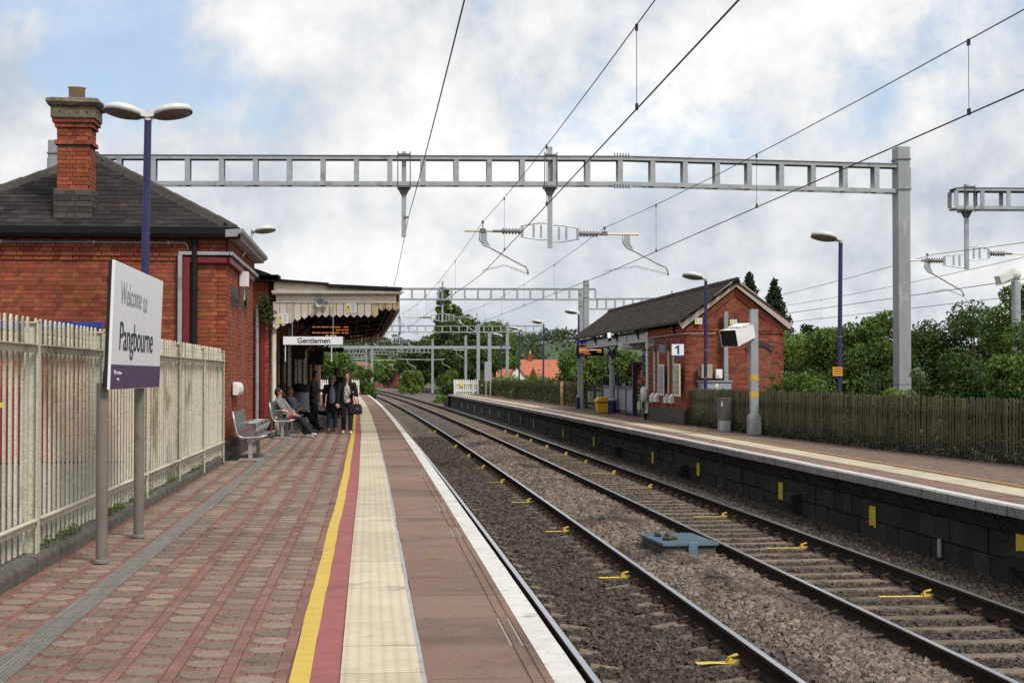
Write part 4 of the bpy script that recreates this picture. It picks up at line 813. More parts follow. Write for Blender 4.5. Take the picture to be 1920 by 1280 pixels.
for s_ in (-1, 1):       # raking brick courses and barge boards
    for off, w, d, m in ((.34, .07, .045, M_brick), (.24, .10, .07, M_brickW)):
        mb = MB(); x0 = apx_ - s_*(apx_ + .02); 
        mb.bar((x0, -.0 - d/2, 3.10 - off), (apx_, -.0 - d/2, 4.36 - off), d + .02, w, up=(0, 0, 1)); mb.build('raking_course', m, t)
    mb = MB(); x0 = apx_ - s_*(apx_ + .20); mb.bar((x0, -.17, 3.00), (apx_ - s_*(-.02), -.17, 4.36), .035, .20); mb.build('barge_board', mat('faded_pink_cream_paint', (.50, .40, .34), (.42, .33, .28), 5, .7), t)
M_pl = mat('grey_plinth', (.10, .092, .08), (.07, .064, .056), 6, .9, .05)
mb = MB(); mb.box(-.07, -.07, 0, GW + .07, .1, .42); mb.box(-.07, -.07, 0, .1, 5.9, .42); mb.build('plinth', M_pl, t)
mb = MB(); mb.box(0, 0, 0, 5.9, .2, 3.05); ws = mb.build('wall', M_brickX, t, (0, 5.9, 0), (0, 0, R(-90)))
WN_ = [(.75, 1.05), (1.45, 1.75), (3.1, 3.4), (3.9, 4.2)]     # measured from the far corner
bricks(ws, 5.9, 3.05, M_brick, 0, lambda q: -q[0], lambda a, b, v0, v1: v0 > .40, holes=tuple((p, q, .85, 2.3) for p, q in WN_), extra=ext, seed=42)
for p, q in WN_:
    y0, y1 = 5.9 - q, 5.9 - p; mb = MB(); mb.box(-.012, y0, .92, .05, y1, 2.28); wn = mb.build('window', M_glass, t)
    mb = MB(); mb.box(-.05, y0 - .02, .95, -.012, y0 + .05, 2.30); mb.build('frame', M_white, wn)
    mb = MB(); mb.prism([(-.14, .62), (-.02, .62), (-.02, .92), (-.05, .92), (-.14, .80)], y0 - .04, y1 + .04, 'y'); mb.build('sill', M_white, wn)
    mb = MB(); k = 7; pa = [(y0 - .05, 2.28)] + [((y0+y1)/2 - (.2)*math.cos(math.pi*i/k), 2.40 + .2*math.sin(math.pi*i/k)) for i in range(k+1)] + [(y1 + .05, 2.28)]
    mb.prism(pa, -.04, .02, 'x'); mb.build('arch_head', M_blue, wn)
mb = MB(); mb.box(GW - .2, 0, 0, GW, 5.9, 3.02); mb.box(0, 5.7, 0, GW, 5.9, 3.02); mb.build('wall', M_brickW, t)
# roof
RL = 23.4; ex0, ex1 = -.17, GW + .17; rz_ = 4.40; ez_ = 3.18
mb = MB(); mb.prism([(ex0, ez_), (apx_, rz_), (ex1, ez_), (ex1, ez_ - .07), (apx_, rz_ - .09), (ex0, ez_ - .07)], -.20, RL, 'y'); rf = mb.build('roof', M_slate2, t)
upv = Vector((apx_ - ex0, 0, rz_ - ez_)); Lr = upv.length; upv.normalize(); Nr = Vector((-(rz_ - ez_), 0, apx_ - ex0)).normalized()
slates(rf, (ex0 - .02, RL, ez_), (0, -1, 0), upv, Nr, lambda u, v: True, RL + .2, Lr - .08, M_slate2, .34, .20, 300, key=lambda q: -q[0])
ridge(Vector((apx_, RL, rz_ + .01)), Vector((apx_, -.22, rz_ + .01)), 40, rf, M_slate2, .12)
mb = MB(); mb.prism([(ex0 - .10, ez_ + .01), (ex0 - .09, ez_ - .07), (ex0 - .02, ez_ - .09), (ex0 + .02, ez_ - .02)], -.2, RL, 'y'); mb.build('gutter', mat('mossy_gutter', (.10, .088, .06), (.06, .052, .04), 5, .85), t)
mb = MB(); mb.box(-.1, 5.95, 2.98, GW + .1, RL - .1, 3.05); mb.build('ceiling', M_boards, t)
# boarded valance over the open shelter, brackets, columns
vb = MB(); vb.box(-.055, 0, 2.66, -.035, .148, 3.08); VB2 = vb.mesh('valance_board', mat('grey_white_paint', (.52, .52, .50), (.45, .45, .43), 4, .6, stain=[((.2, .19, .17), 4, .62, .8, (2, 2, .4))]))
for i in range(112): put('valance_board', VB2, t, (0, 5.95 + i*.155, 0))
mb = MB(); mb.box(-.03, 5.95, 2.62, .05, RL - .2, 3.0); mb.build('beam', M_boards, t)
for y in (1.4, 7.6, 12.0, 17.2, 22.3): mb = MB(); mb.prism([(-.20, 3.10), (-.05, 3.10), (-.05, 2.74)], y - .07, y + .07, 'y'); mb.build('eave_bracket', M_boards, t)
for y in (14.2, 22.9):
    c = MB(); c.lathe([(.17, 0), (.17, .5), (.15, .56), (.12, .58), (.105, 1.9), (.125, 1.92), (.125, 1.97), (.105, 2.0), (.12, 2.28), (.18, 2.4)], 16, (.10, y, 0)); col_ = c.build('column', M_lgrey, t, smooth=False)
    for z0, z1, r_ in ((-.001, .52, .175), (1.93, 1.965, .13), (2.28, 2.46, .19)): mb = MB(); mb.lathe([(r_, z0), (r_, z1)], 16, (.10, y, 0)); mb.build('navy_band', M_navy, col_)
    for s_ in (-1, 1): mb = MB(); mb.tube([(.1, y + s_*.1, 2.2), (.1, y + s_*.5, 2.5), (.1, y + s_*1.3, 2.66)], .05, 6); mb.build('spandrel', M_navy, col_)
for y in (9, 14.2, 22.9): mb = MB(); mb.box(GW - .1, y - .06, 0, GW, y + .06, 3.0); mb.build('rear_post', M_navy, t)
mb = MB()
for i in range(60): mb.prism([(6 + i*.28, 2.75), (6 + i*.28 + .27, 2.75), (6 + i*.28 + .27, 2.62), (6 + i*.28 + .135, 2.52), (6 + i*.28, 2.62)], GW - .02, GW + .02, 'x')
mb.build('rear_valance', M_boards, t)
mb = MB(); mb.tube([(-.09, 5.8, 3.0), (-.09, 5.8, .32), (-.14, 5.75, .2), (-.14, 5.75, 0)], .045, 8); mb.build('downpipe', M_white, t)
mb = MB(); mb.cyl((-.16, 5.75, 0), (-.16, 5.75, .22), .06, .06, 8); mb.build('pipe_shoe', M_black, t)
mb = MB(); mb.tube([(-.07, 5.9, 2.78), (-.07, -.07, 2.78), (.9, -.07, 2.78)], .014, 6); mb.build('conduit', M_lgrey, t)
# things fixed to the waiting room
tag(warning(None, 9.89, 47.25, 3.16, .22, .19), 'yellow and white warning notice high on the brick gable by its eave', 'warning notice')
tag(warning(None, 10.97, 47.25, 3.13, .22, .16), 'yellow and white warning notice on the brick gable behind the monitor hood', 'warning notice')
def poster(label, y0, y1, z0, z1, m):
    t = thing('poster_frame', label, 'poster', (WX - .15 - (y0)*math.sin(WA), WY + y0, z0), WA)
    mb = MB(); mb.box(-.03, 0, 0, 0, y1 - y0, z1 - z0); mb.build('frame', M_white, t); mb = MB(); mb.box(-.034, .05, .06, -.0305, y1 - y0 - .05, z1 - z0 - .06); mb.build('sheet', m, t)
    for k in range(5): mb = MB(); mb.box(-.0375, .10, .1 + k*.15, -.0345, y1 - y0 - .12, .16 + k*.15); mb.build('print_line', M_inkg, t)
poster('yellow poster in a white frame near the corner of the waiting room', .12, .90, .86, 1.86, mat('poster_yellow', (.50, .48, .12), (.40, .36, .16), 6, .4))
poster('grey poster in a white frame between the narrow waiting room windows', 2.6, 3.4, .86, 1.86, mat('poster_grey', (.33, .35, .38), (.25, .27, .30), 6, .4))
t = thing('platform_number_sign', 'white platform number one sign with blue figure on the waiting room corner', 'platform sign', (9.02, 47.05, 2.07)); mb = MB(); mb.box(0, -.03, .04, .37, .03, .38); mb.build('board', M_wsign, t, bevel=.004); mb = MB(); mb.box(-.01, -.035, 0, .38, .035, .038); mb.build('lower_rail', M_blueP, t); mb = MB(); mb.bar((.36, 0, .2), (.62, .4, .2), .03, .03); mb.build('bracket', M_dkgal, t)
mb = MB(); mb.prism([(.165, .08), (.225, .08), (.225, .345), (.18, .345), (.10, .285), (.10, .235), (.165, .275)], -.036, -.0315, 'y'); mb.build('figure_one', M_inkb, t)
t = thing('small_sign', 'small grey information sign beside the platform number sign', 'sign', (9.17, 50, 2.23)); mb = MB(); mb.box(0, -.02, 0, .22, .02, .27); mb.build('board', M_lgrey, t); mb = MB(); mb.box(.02, -.0225, .03, .20, -.0205, .24); mb.build('panel', mat('sign_grey', (.40, .42, .46)), t); mb = MB(); mb.bar((.2, 0, .15), (.42, .1, .15), .02, .02); mb.build('bracket', M_dkgal, t)
text('Platform 1', .04, M_inkg, t, (.11, -.024, .13), TW)
speaker('grey horn loudspeaker on the waiting room side wall', (9.16, 51.2, 2.58), R(-20))
t = thing('hanging_sign', 'white Way Out and Waiting Room sign hanging from the shelter valance', 'hanging sign', (8.96, 57, 2.43)); mb = MB(); mb.box(0, -.03, 0, .98, .03, .27); mb.build('board', M_wsign, t, bevel=.004); mb = MB(); mb.box(.01, -.0325, .133, .97, -.031, .137); mb.build('divider', M_inkg, t)
text('Way Out', .11, M_ink, t, (.12, -.033, .20), TW, 'LEFT'); text('Waiting Room', .11, M_ink, t, (.12, -.033, .065), TW, 'LEFT')
mb = MB(); mb.box(.52, -.0345, .165, .61, -.0325, .172); mb.box(.52, -.0345, .165, .527, -.0325, .225); mb.box(.603, -.0345, .165, .61, -.0325, .225); mb.box(.545, -.0345, .215, .585, -.0325, .245); mb.build('symbol', M_ink, t)
for x in (.3, .7): mb = MB(); mb.cyl((x, 0, .26), (x, 0, .6), .012, .012, 6); mb.build('hanging_rod', M_dkgal, t)
t = thing('hanging_sign', 'small pale Help Point sign below the Way Out sign', 'hanging sign', (9.50, 55.2, 2.24)); mb = MB(); mb.box(0, -.02, 0, .45, .02, .12); mb.build('board', M_wsign, t); text('Help Point', .085, M_ink, t, (.23, -.0225, .06), TW); mb = MB(); mb.cyl((.2, 0, .1), (.2, 0, .8), .01, .01, 6); mb.build('hanging_rod', M_dkgal, t)
t = thing('help_point', 'white rounded box on the downpipe beside the shelter opening', 'help point', (9.22, 53.1, .85)); mb = MB(); mb.lathe([(.05, -.12), (.2, -.11), (.26, -.05), (.26, .05), (.2, .11), (.05, .12)], 20); mb.v = [(z, x*.55, y) for x, y, z in mb.v]; mb.build('case', M_white, t, smooth=True); mb = MB(); mb.box(-.13, -.05, -.1, -.118, .05, .1); mb.build('panel', M_lgrey, t); mb = MB(); mb.box(.05, -.03, -.03, .3, .03, .03); mb.build('bracket', M_lgrey, t)
t = thing('security_camera', 'white security camera on the boarded shelter valance', 'security camera', (9.02, 59.4, 2.92)); mb = MB(); mb.bar((-.05, -.15, -.05), (-.02, .15, .16), .15, .15); mb.build('housing', M_wsign, t, bevel=.02); mb = MB(); mb.bar((-.052, -.17, -.065), (-.05, -.15, -.05), .13, .12); mb.build('lens', M_blk2, t); mb = MB(); mb.tube([(0, .1, .05), (.15, .1, .0), (.3, .1, .02)], .025, 6); mb.build('bracket', M_dkgal, t)
t = thing('departure_display', 'black departure display with orange lines under a blue bar by the shelter', 'departure display', (8.78, 67.6, 2.36))
mb = MB(); mb.box(0, -.1, 0, 1.18, .1, .44); mb.build('case', M_blk2, t); mb = MB(); mb.box(0, -.12, .54, 1.38, .14, .66); mb.build('blue_hood', M_blueP, t); mb = MB(); mb.box(.20, -.04, .43, .27, .04, .56); mb.box(.9, -.04, .43, .97, .04, .56); mb.build('bracket', M_galv, t)
led_line(t, .31, .10, [(0, .50), (.80, .98)], M_led, .045); led_line(t, .225, .10, [(0, .98)], M_ledw, .045); led_line(t, .14, .10, [(0, .44), (.80, .98)], M_led, .045); led_line(t, .06, .30, [(.0, .30)], M_led, .035)
text('Platform 1', .06, M_wsign, t, (.08, -.104, .075), TW, 'LEFT')
def banded_post(label, loc, h, w):
    t = thing('steel_post', label, 'post', loc); mb = MB(); mb.box(-w/2, -w/2, 0, w/2, w/2, h); mb.build('shaft', M_lgrey, t, bevel=.008)
    for z in (1.35, .95): mb = MB(); mb.box(-w/2 - .003, -w/2 - .003, z, w/2 + .003, w/2 + .003, z + .14); mb.build('yellow_band', M_yel, t)
    return t
banded_post('slim grey post with yellow bands carrying the shelter departure display', (9.05 - .03, 67.6, 0), 2.98, .11)
# cabinet, monitor post
t = thing('equipment_cabinet', 'brown grey equipment cabinet with pale base in front of wooden fence', 'cabinet', (9.45, 41.8, 0)); mb = MB(); mb.box(-.15, -.13, 0, .14, .16, .31); mb.build('base', M_lgrey, t, bevel=.006); mb = MB(); mb.box(-.165, -.15, .31, .155, .18, .90); mb.build('body', M_cab, t, bevel=.008); mb = MB(); mb.box(-.14, -.156, .34, .13, -.151, .87); mb.build('door', M_cab, t); mb = MB(); mb.box(-.12, -.16, .68, -.09, -.157, .80); mb.build('label_plate', M_wsign, t)
t = thing('monitor_post', 'grey steel post with yellow bands holding a white hooded monitor', 'monitor post', (9.6, 39.1, 0))
mb = MB(); mb.box(-.15, -.15, 0, .15, .15, .46); mb.prism([(-.15, .46), (.15, .46), (.10, .53), (-.10, .53)], -.12, .12, 'y'); mb.build('base', M_galvw, t, bevel=.008)
mb = MB(); mb.box(-.095, -.095, .5, .095, .095, 3.17); mb.build('shaft', M_lgrey, t, bevel=.006)
for z in (1.37, .95): mb = MB(); mb.box(-.098, -.098, z, .098, .098, z + .14); mb.build('yellow_band', M_yel, t)
M3 = Matrix.Translation((-.46, -.20, 2.52)) @ Matrix.Rotation(R(36), 4, 'Z') @ Matrix.Rotation(R(-14), 4, 'Y')
hd_ = MB(); hd_.add([(-.36, -.27, -.22), (-.36, .27, -.22), (-.36, .27, .20), (-.36, -.27, .20), (.40, -.22, -.16), (.40, .22, -.16), (.40, .22, .16), (.40, -.22, .16)], [(4, 5, 6, 7), (0, 1, 5, 4), (1, 2, 6, 5), (2, 3, 7, 6), (3, 0, 4, 7)]); hd_.box(-.1, -.2, .201, .30, .2, .235)
hd_.v = [M3 @ Vector(v) for v in hd_.v]; hd_.build('monitor_hood', M_white, t)
sc_ = MB(); sc_.box(-.335, -.262, -.212, -.30, .262, .192); sc_.v = [M3 @ Vector(v) for v in sc_.v]; sc_.build('screen', M_blk2, t)
mb = MB(); mb.bar((-.25, .0, 2.5), (0, .0, 2.45), .10, .12); mb.build('bracket', M_lgrey, t)
# cabinets and ducts behind the fence
t = thing('control_cabinet', 'wide grey control cabinet standing against the brick gable behind fence', 'cabinet', (10.05, 47.0, -.05)); mb = MB(); mb.box(-.20, -.2, 0, .75, .18, 1.36); mb.build('body', M_lgrey, t, bevel=.01); mb = MB(); mb.box(-.24, -.24, 1.36, .79, .2, 1.40); mb.build('lid', M_lgrey, t); mb = MB(); mb.box(.26, -.206, 1.2, .34, -.201, 1.3); mb.build('label_plate', M_wsign, t)
t = thing('meter_box', 'beige meter box mounted on the brick gable above the grey cabinet', 'meter box', (9.95, 47.24, 1.42)); mb = MB(); mb.box(0, -.12, 0, .34, .12, .42); mb.build('case', mat('beige_case', (.40, .36, .26), (.34, .30, .22), 5, .6), t, bevel=.01); mb = MB(); mb.box(-.08, -.06, .05, -.01, .05, .35); mb.build('switch', M_cab, t); mb = MB(); mb.box(.10, -.125, .02, .2, -.121, .12); mb.build('orange_label', M_orange, t)
t = thing('meter_box', 'white meter box mounted on the brick gable beside the galvanised duct', 'meter box', (10.40, 47.24, 1.41)); mb = MB(); mb.box(0, -.12, 0, .20, .12, .28); mb.build('case', M_wsign, t, bevel=.02); mb = MB(); mb.box(.03, -.124, .03, .1, -.1205, .1); mb.build('window', M_inkg, t)
t = thing('cable_duct', 'tall galvanised cable duct standing against the brick gable', 'cable duct', (10.72, 47.18, -.05)); mb = MB(); mb.box(-.06, -.05, 0, .06, .1, 3.50); mb.build('channel', M_galvw, t); mb = MB(); mb.box(-.07, -.058, 3.30, .07, -.051, 3.36); mb.box(-.07, -.058, 1.5, .07, -.051, 1.56); mb.build('cover_strap', M_galvw, t)
# gate and screen in the shelter
t = thing('shelter_gate', 'grey panelled gate with navy posts and finials inside the shelter', 'gate', (9.63, 57.5, 0))
def at_(k): return Vector((.12*k/9, k, 0))
for k, h_, w_ in ((0, 1.9, .16), (2.0, 1.3, .10), (4.2, 1.32, .10), (6.4, 1.32, .10), (8.6, 1.34, .10)):
    p = at_(k); mb = MB(); mb.box(p.x - w_/2, p.y - w_/2, 0, p.x + w_/2, p.y + w_/2, h_); mb.build('post', M_navy, t); mb = MB(); mb.lathe([(.03, 0), (.06, .05), (.02, .13)], 10, (p.x, p.y, h_)); mb.build('finial', M_navy, t)
for a, b in ((.1, 1.93), (2.08, 4.13), (4.28, 6.33), (6.48, 8.53)):
    p, q = at_(a), at_(b); mb = MB(); mb.bar(p + Vector((0, 0, .62)), q + Vector((0, 0, .62)), .03, .95); mb.build('panel', M_panel, t)
    for z in (1.05, .12): mb = MB(); mb.bar(p + Vector((-.03, 0, z)), q + Vector((-.03, 0, z)), .05, .10); mb.build('rail', M_navy, t)
t = thing('iron_gate', 'dark iron gate closing the passage beside the waiting room', 'gate', (9.75, 54.0, 0))
for i in range(9): mb = MB(); mb.cyl((.0, i*.36, .05), (.0, i*.36, 1.1), .014, .014, 6); mb.build('bar', M_navy, t)
for z in (.1, 1.12): mb = MB(); mb.bar((0, 0, z), (0, 3, z), .04, .07); mb.build('rail', M_navy, t)
t = thing('grit_bin', 'yellow grit bin with sloping lid beside a shelter column', 'grit bin', (9.22, 62.6, 0)); mb = MB(); mb.prism([(-.27, 0), (.27, 0), (.31, .46), (-.31, .40)], -.32, .32, 'y'); mb.build('body', M_yelbin, t, bevel=.03); mb = MB(); mb.prism([(-.34, .41), (.34, .47), (.34, .58), (.1, .66), (-.2, .62), (-.34, .52)], -.35, .35, 'y'); mb.build('lid', M_yelbin, t, bevel=.03); mb = MB(); mb.box(-.3, -.33, .405, .3, -.322, .42); mb.build('lid_gap', M_blk2, t)
# ---- wooden pale fences
pl_ = MB(); pl_.prism([(-.032, 0), (.032, 0), (.032, 1.07), (.010, 1.12), (-.010, 1.12), (-.032, 1.07)], -.006, .006, 'y'); PLM = pl_.mesh('pale', M_wood)
def pale_fence(name, label, pts, pitch, h=1.0, m=None, me=PLM, cat='fence', post=2.6, group=None, rails=(.25, .85), rmat=None):
    P = [Vector((x, y, 0)) for x, y in pts]; t = thing(name, label, cat, P[0], 0, group); k = 0; carry = 0
    for a, b in zip(P[:-1], P[1:]):
        d = b - a; L_ = d.length; u = d.normalized(); rz = math.atan2(u.y, u.x); s = carry; nrm = Vector((-u.y, u.x, 0))
        if nrm.x < 0: nrm = -nrm
        while s < L_:
            p = a + u*s - P[0]; put('pale', me, t, (p.x, p.y, random.uniform(-.02, .015)), (random.uniform(-.012, .012), random.uniform(-.012, .012), rz + random.uniform(-.06, .06)), (random.uniform(.85, 1.1), 1, h*random.uniform(.985, 1.015))); s += pitch*random.uniform(.93, 1.07); k += 1
        carry = s - L_
        for z in rails: mb = MB(); mb.bar(a - P[0] + nrm*.045 + Vector((0, 0, z*h)), b - P[0] + nrm*.045 + Vector((0, 0, z*h)), .04, .09); mb.build('rail', rmat or M_wood, t)
        q = 0
        while q < L_: p = a + u*q - P[0] + nrm*.12; mb = MB(); mb.box(p.x - .05, p.y - .05, 0, p.x + .05, p.y + .05, 1.08*h); mb.build('post', rmat or M_wood, t); q += post
    return t
pale_fence('wooden_fence', 'mossy wooden pale fence running past the big steel stanchion', [(12.1, 13.0), (11.3, 20.5), (10.82, 25.3), (10.25, 32), (9.87, 38.1), (9.73, 42), (9.66, 47.2)], .120)
t = pale_fence('wooden_fence', 'ivy darkened wooden pale fence along the far end of the platform', [(9.72, 66.5), (9.62, 74), (9.40, 90), (9.05, 108), (8.62, 128)], .215, 1.0)
t = thing('timber_post', 'pale new timber post against the dark far fence', 'post', (9.34, 77.5, 0)); mb = MB(); mb.box(-.08, -.06, 0, .06, .06, 1.18); mb.build('shaft', M_newwood, t); mb = MB(); mb.prism([(-.09, 1.18), (.07, 1.18), (-.01, 1.23)], -.07, .07, 'y'); mb.build('cap', M_newwood, t)
wp = MB(); wp.prism([(-.05, 0), (.05, 0), (.05, 1.12), (0, 1.2), (-.05, 1.12)], -.012, .012, 'y'); WPM = wp.mesh('pale', M_white)
t = pale_fence('picket_gate', 'white picket fence closing the end of the far platform', [(6.95 + cx(126) + 1.0, 126.2), (8.45, 126.4)], .155, 1.0, me=WPM, rmat=M_white, post=1.5)
mb = MB(); mb.box(.45, -.05, .62, .75, -.02, .92); mb.build('yellow_notice', M_yelsign, t)
t = pale_fence('picket_fence', 'white picket fence closing the end of the near platform beside the bush', [(-5.2, 121.5), (-1.0, 121.5)], .16, 1.0, me=WPM, rmat=M_white, post=2.0)
mb = MB(); mb.box(3.75, -.05, .62, 4.0, -.02, .92); mb.build('yellow_notice', M_yelsign, t)
t = thing('direction_board', 'small grey notice board on two legs beside the dark far fence', 'notice board', (8.28, 112.5, 0)); mb = MB(); mb.box(-.3, -.03, 1.1, .2, .03, 2.5); mb.build('panel', M_lgrey, t)
for x in (-.2, .12): mb = MB(); mb.cyl((x, 0, 0), (x, 0, 1.12), .04, .04, 8); mb.build('leg', M_lgrey, t)
# ivy creeping up the foot of the fence
def ivyf(g, n):
    s = g.uniform(0, 1, n)**.9; y = 22 + s*25; x = np.interp(y, [20.5, 25.3, 32, 38.1, 42, 47.2], [11.3, 10.82, 10.25, 9.87, 9.73, 9.66]) - .03 + g.normal(0, .03, n); z = np.abs(g.normal(0, .17, n))*(0.4 + .9*np.sin(y*1.7)**2) + .01; return np.stack([x, y, z], -1)
V, F = leaf_cards(5500, ivyf, .026, 8); tag(put('fence_ivy', npmesh('fence_ivy', V, F, mat('fence_ivy_leaf', (.022, .030, .012), (.05, .06, .022), 9, .6, rnd=.6, trans=.15))), 'small dark ivy leaves climbing the foot of the wooden fence', 'ivy', kind='stuff')
def bramble(g, n):
    y = 20.6 + g.uniform(0, 1, n)*26.5; x = np.interp(y, [20.5, 25.3, 32, 38.1, 42, 47.2], [11.3, 10.82, 10.25, 9.87, 9.73, 9.66]) + .22 + np.abs(g.normal(0, .12, n)); z = g.uniform(0, 1, n)**.8*1.08; return np.stack([x, y, z], -1)
V, F = leaf_cards(15000, bramble, .055, 18); tag(put('backing_growth', npmesh('backing_growth', V, F, mat('backing_leaf', (.020, .030, .010), (.035, .045, .016), 5, .7, rnd=.4, trans=.1))), 'dark leaves added behind the wooden pale fence to darken its gaps', 'backing_growth', kind='stuff')  # added dark backing, standing in for the shade seen through the fence gaps
def ivyf2(g, n):
    y = g.uniform(70, 127, n); x = np.interp(y, [66.5, 74, 90, 108, 128], [9.72, 9.62, 9.40, 9.05, 8.62]) - .05 + g.normal(0, .04, n); z = g.uniform(0, 1, n)**.7*1.18; return np.stack([x, y, z], -1)
V, F = leaf_cards(9000, ivyf2, .06, 9); tag(put('fence_ivy', npmesh('fence_ivy', V, F, mat('far_ivy_leaf', (.045, .058, .016), (.085, .088, .035), 3, .7, rnd=.5, trans=.15))), 'green ivy covering the wooden fence at the far end of the platform', 'ivy', kind='stuff')
# ---- lamp posts on this side
t = lamp_post('purple lamp post with orange notice behind the wooden fence by the stanchion', (10.98, 36.4, -.06), 4.72, (math.pi,), .062, .05, (.06, 0))
mb = MB(); mb.box(-.17, -.09, 1.55, .06, -.07, 1.76); nt_ = mb.build('orange_notice', M_orange, t)
for k in range(3): mb = MB(); mb.box(-.15, -.0935, 1.71 - k*.055, .04, -.0905, 1.725 - k*.055); mb.build('print_line', M_ink, nt_)
mb = MB(); mb.bar((0, 0, 1.6), (.0, 0, 1.62), .14, .14); mb.build('clamp', M_dkgal, t)
for lab, x, y, h in (('purple lamp post standing before the brick gable of the waiting room', 9.95, 46.6, 4.42), ('purple lamp post rising behind the shelter roof end', 10.35, 79, 4.65), ('purple lamp post behind the far fence, first past the timber post', 10.2, 94, 4.65), ('purple lamp post behind the far fence with a small notice', 9.95, 107, 4.65), ('purple lamp post behind the far fence, last before the white pickets', 10.1, 124, 4.65)):
    lamp_post(lab, (x, y, -.06), h, (math.pi,), .06, .048, (.03, 0))
# ---- camera on its pole at the frame edge
t = thing('camera_pole', 'grey pole carrying a white security camera in front of the trees', 'security camera', (14.95, 35.5, -.06)); mb = MB(); mb.cyl((0, 0, 0), (0, 0, 3.75), .12, .10, 12); mb.build('pole', M_galv, t)
mb = MB(); mb.bar((-.48, -.1, 3.78), (-.02, .02, 3.97), .2, .18); mb.bar((-.50, -.1, 3.70), (-.05, .02, 3.82), .1, .1); mb.ball((-.03, .02, 3.92), .16, 12, 8); mb.build('housing', M_lampw, t); mb = MB(); mb.cyl((-.03, .02, 3.78), (-.03, .02, 3.55), .08, .07, 12); mb.bar((-.03, 0, 3.6), (.1, 0, 3.6), .07, .07); mb.build('pan_head', M_lampw, t)
# ================================================================ overhead line equipment
def ring(mb_, p, q, n, r0, r1):      # ribbed insulator
    p, q = Vector(p), Vector(q); pts, rr = [], []
    for i in range(n*2 + 1): pts.append(p + (q - p)*(i/(n*2))); rr.append(r1 if i % 2 else r0)
    mb_.tube(pts, rr, 10)
def cantilever(t, x, y, z, s, reach, xc, zc, far=False, cat_z=None, tubez=None):
    """arm on drop post at x, to side s; reach: length of tube; (xc, zc): contact wire; all local to t"""
    zt = tubez if tubez is not None else z
    a = x + s*.08; b = x + s*.72
    mb = MB(); 
    for dz, dzz in ((.20, .13), (-.20, -.13)): mb.tube([(a, y, zt + dz), (x + s*.25, y, zt + dz*1.02), (b, y, zt + dzz)], .018, 6)
    for u in (.22, .40, .68): mb.bar((x + s*u, y, zt + .17 - .05*u), (x + s*u, y, zt - .17 + .05*u), .05 if u < .6 else .07, .03, up=(0, 1, 0))
    mb.build('support_frame', M_galv, t)
    mb = MB(); ring(mb, (b, y, zt), (x + s*1.18, y, zt), 6 if not far else 4, .034, .088); mb.build('insulator', M_insul, t, smooth=True)
    mb = MB(); mb.tube([(x + s*1.15, y, zt), (x + s*1.4, y, zt)], .035, 8); mb.build('socket', M_dkgal, t)
    mb = MB(); mb.tube([(x + s*1.38, y, zt), (x + s*reach, y, zt)], .024, 8); mb.build('tube', M_gold, t, smooth=False)
    mb = MB(); mb.cyl((x + s*reach, y, zt), (x + s*(reach + .03), y, zt), .028, .028, 8); mb.build('end_cap', M_yelsign, t)
    xr = xc - .07 if s < 0 else xc + .46
    xd = xr + 1.12 if s < 0 else xr + 1.06
    mb = MB(); mb.tube([(xr, y, zt - .02), (xr, y, zt - .22), (xr + .10, y, zt - .34), (xr + .25, y, zt - .40), (xd - .15, y, zc + .24), (xd, y, zc + .17), (xd + .05, y, zc + .06), (xd + .05, y, zc - .02)], .024, 8); mb.build('registration_arm', M_galv, t, smooth=True)
    mb = MB(); mb.prism([(xr - .02, zt - .03), (xr + .17, zt - .03), (xr + .17, zt - .22), (xr + .26, zt - .39), (xr + .08, zt - .33), (xr, zt - .2)], y - .012, y + .012, 'y'); mb.build('gusset', M_galv, t)
    xm = xc + (xd - xc)*.52
    if not far:
        mb = MB(); mb.tube([(xd, y, zc + .0), (xm + .05, y, zc + .17), (xm - .05, y, zc + .18), (xc, y, zc + .06), (xc, y, zc)], .007, 5); mb.tube([(xd, y, zc + .03), (xm + .05, y, zc + .20), (xm - .05, y, zc + .21), (xc, y, zc + .09)], .006, 5)
        for k in range(10): f = k/9; px = xd + (xc - xd)*f; pz = zc + (.17*min(1, f/.48) if f < .48 else .17 - .12*(f - .48)/.52); mb.cyl((px, y, pz), (px, y, pz + .035), .006, .006, 4)
    else:
        mb = MB(); mb.tube([(xd, y, zc), (xm, y, zc + .19), (xc, y, zc)], .014, 5)
    mb.build('steady_arm', M_galv, t)
    mb = MB(); mb.cyl((xc, y, zt), (xc, y, cat_z), .012, .012, 6); mb.box(xc - .03, y - .03, cat_z - .03, xc + .03, y + .03, cat_z + .03); mb.box(xc - .07, y - .03, zt - .04, xc + .07, y + .03, zt + .06); mb.build('wire_clamp', M_dkgal, t)
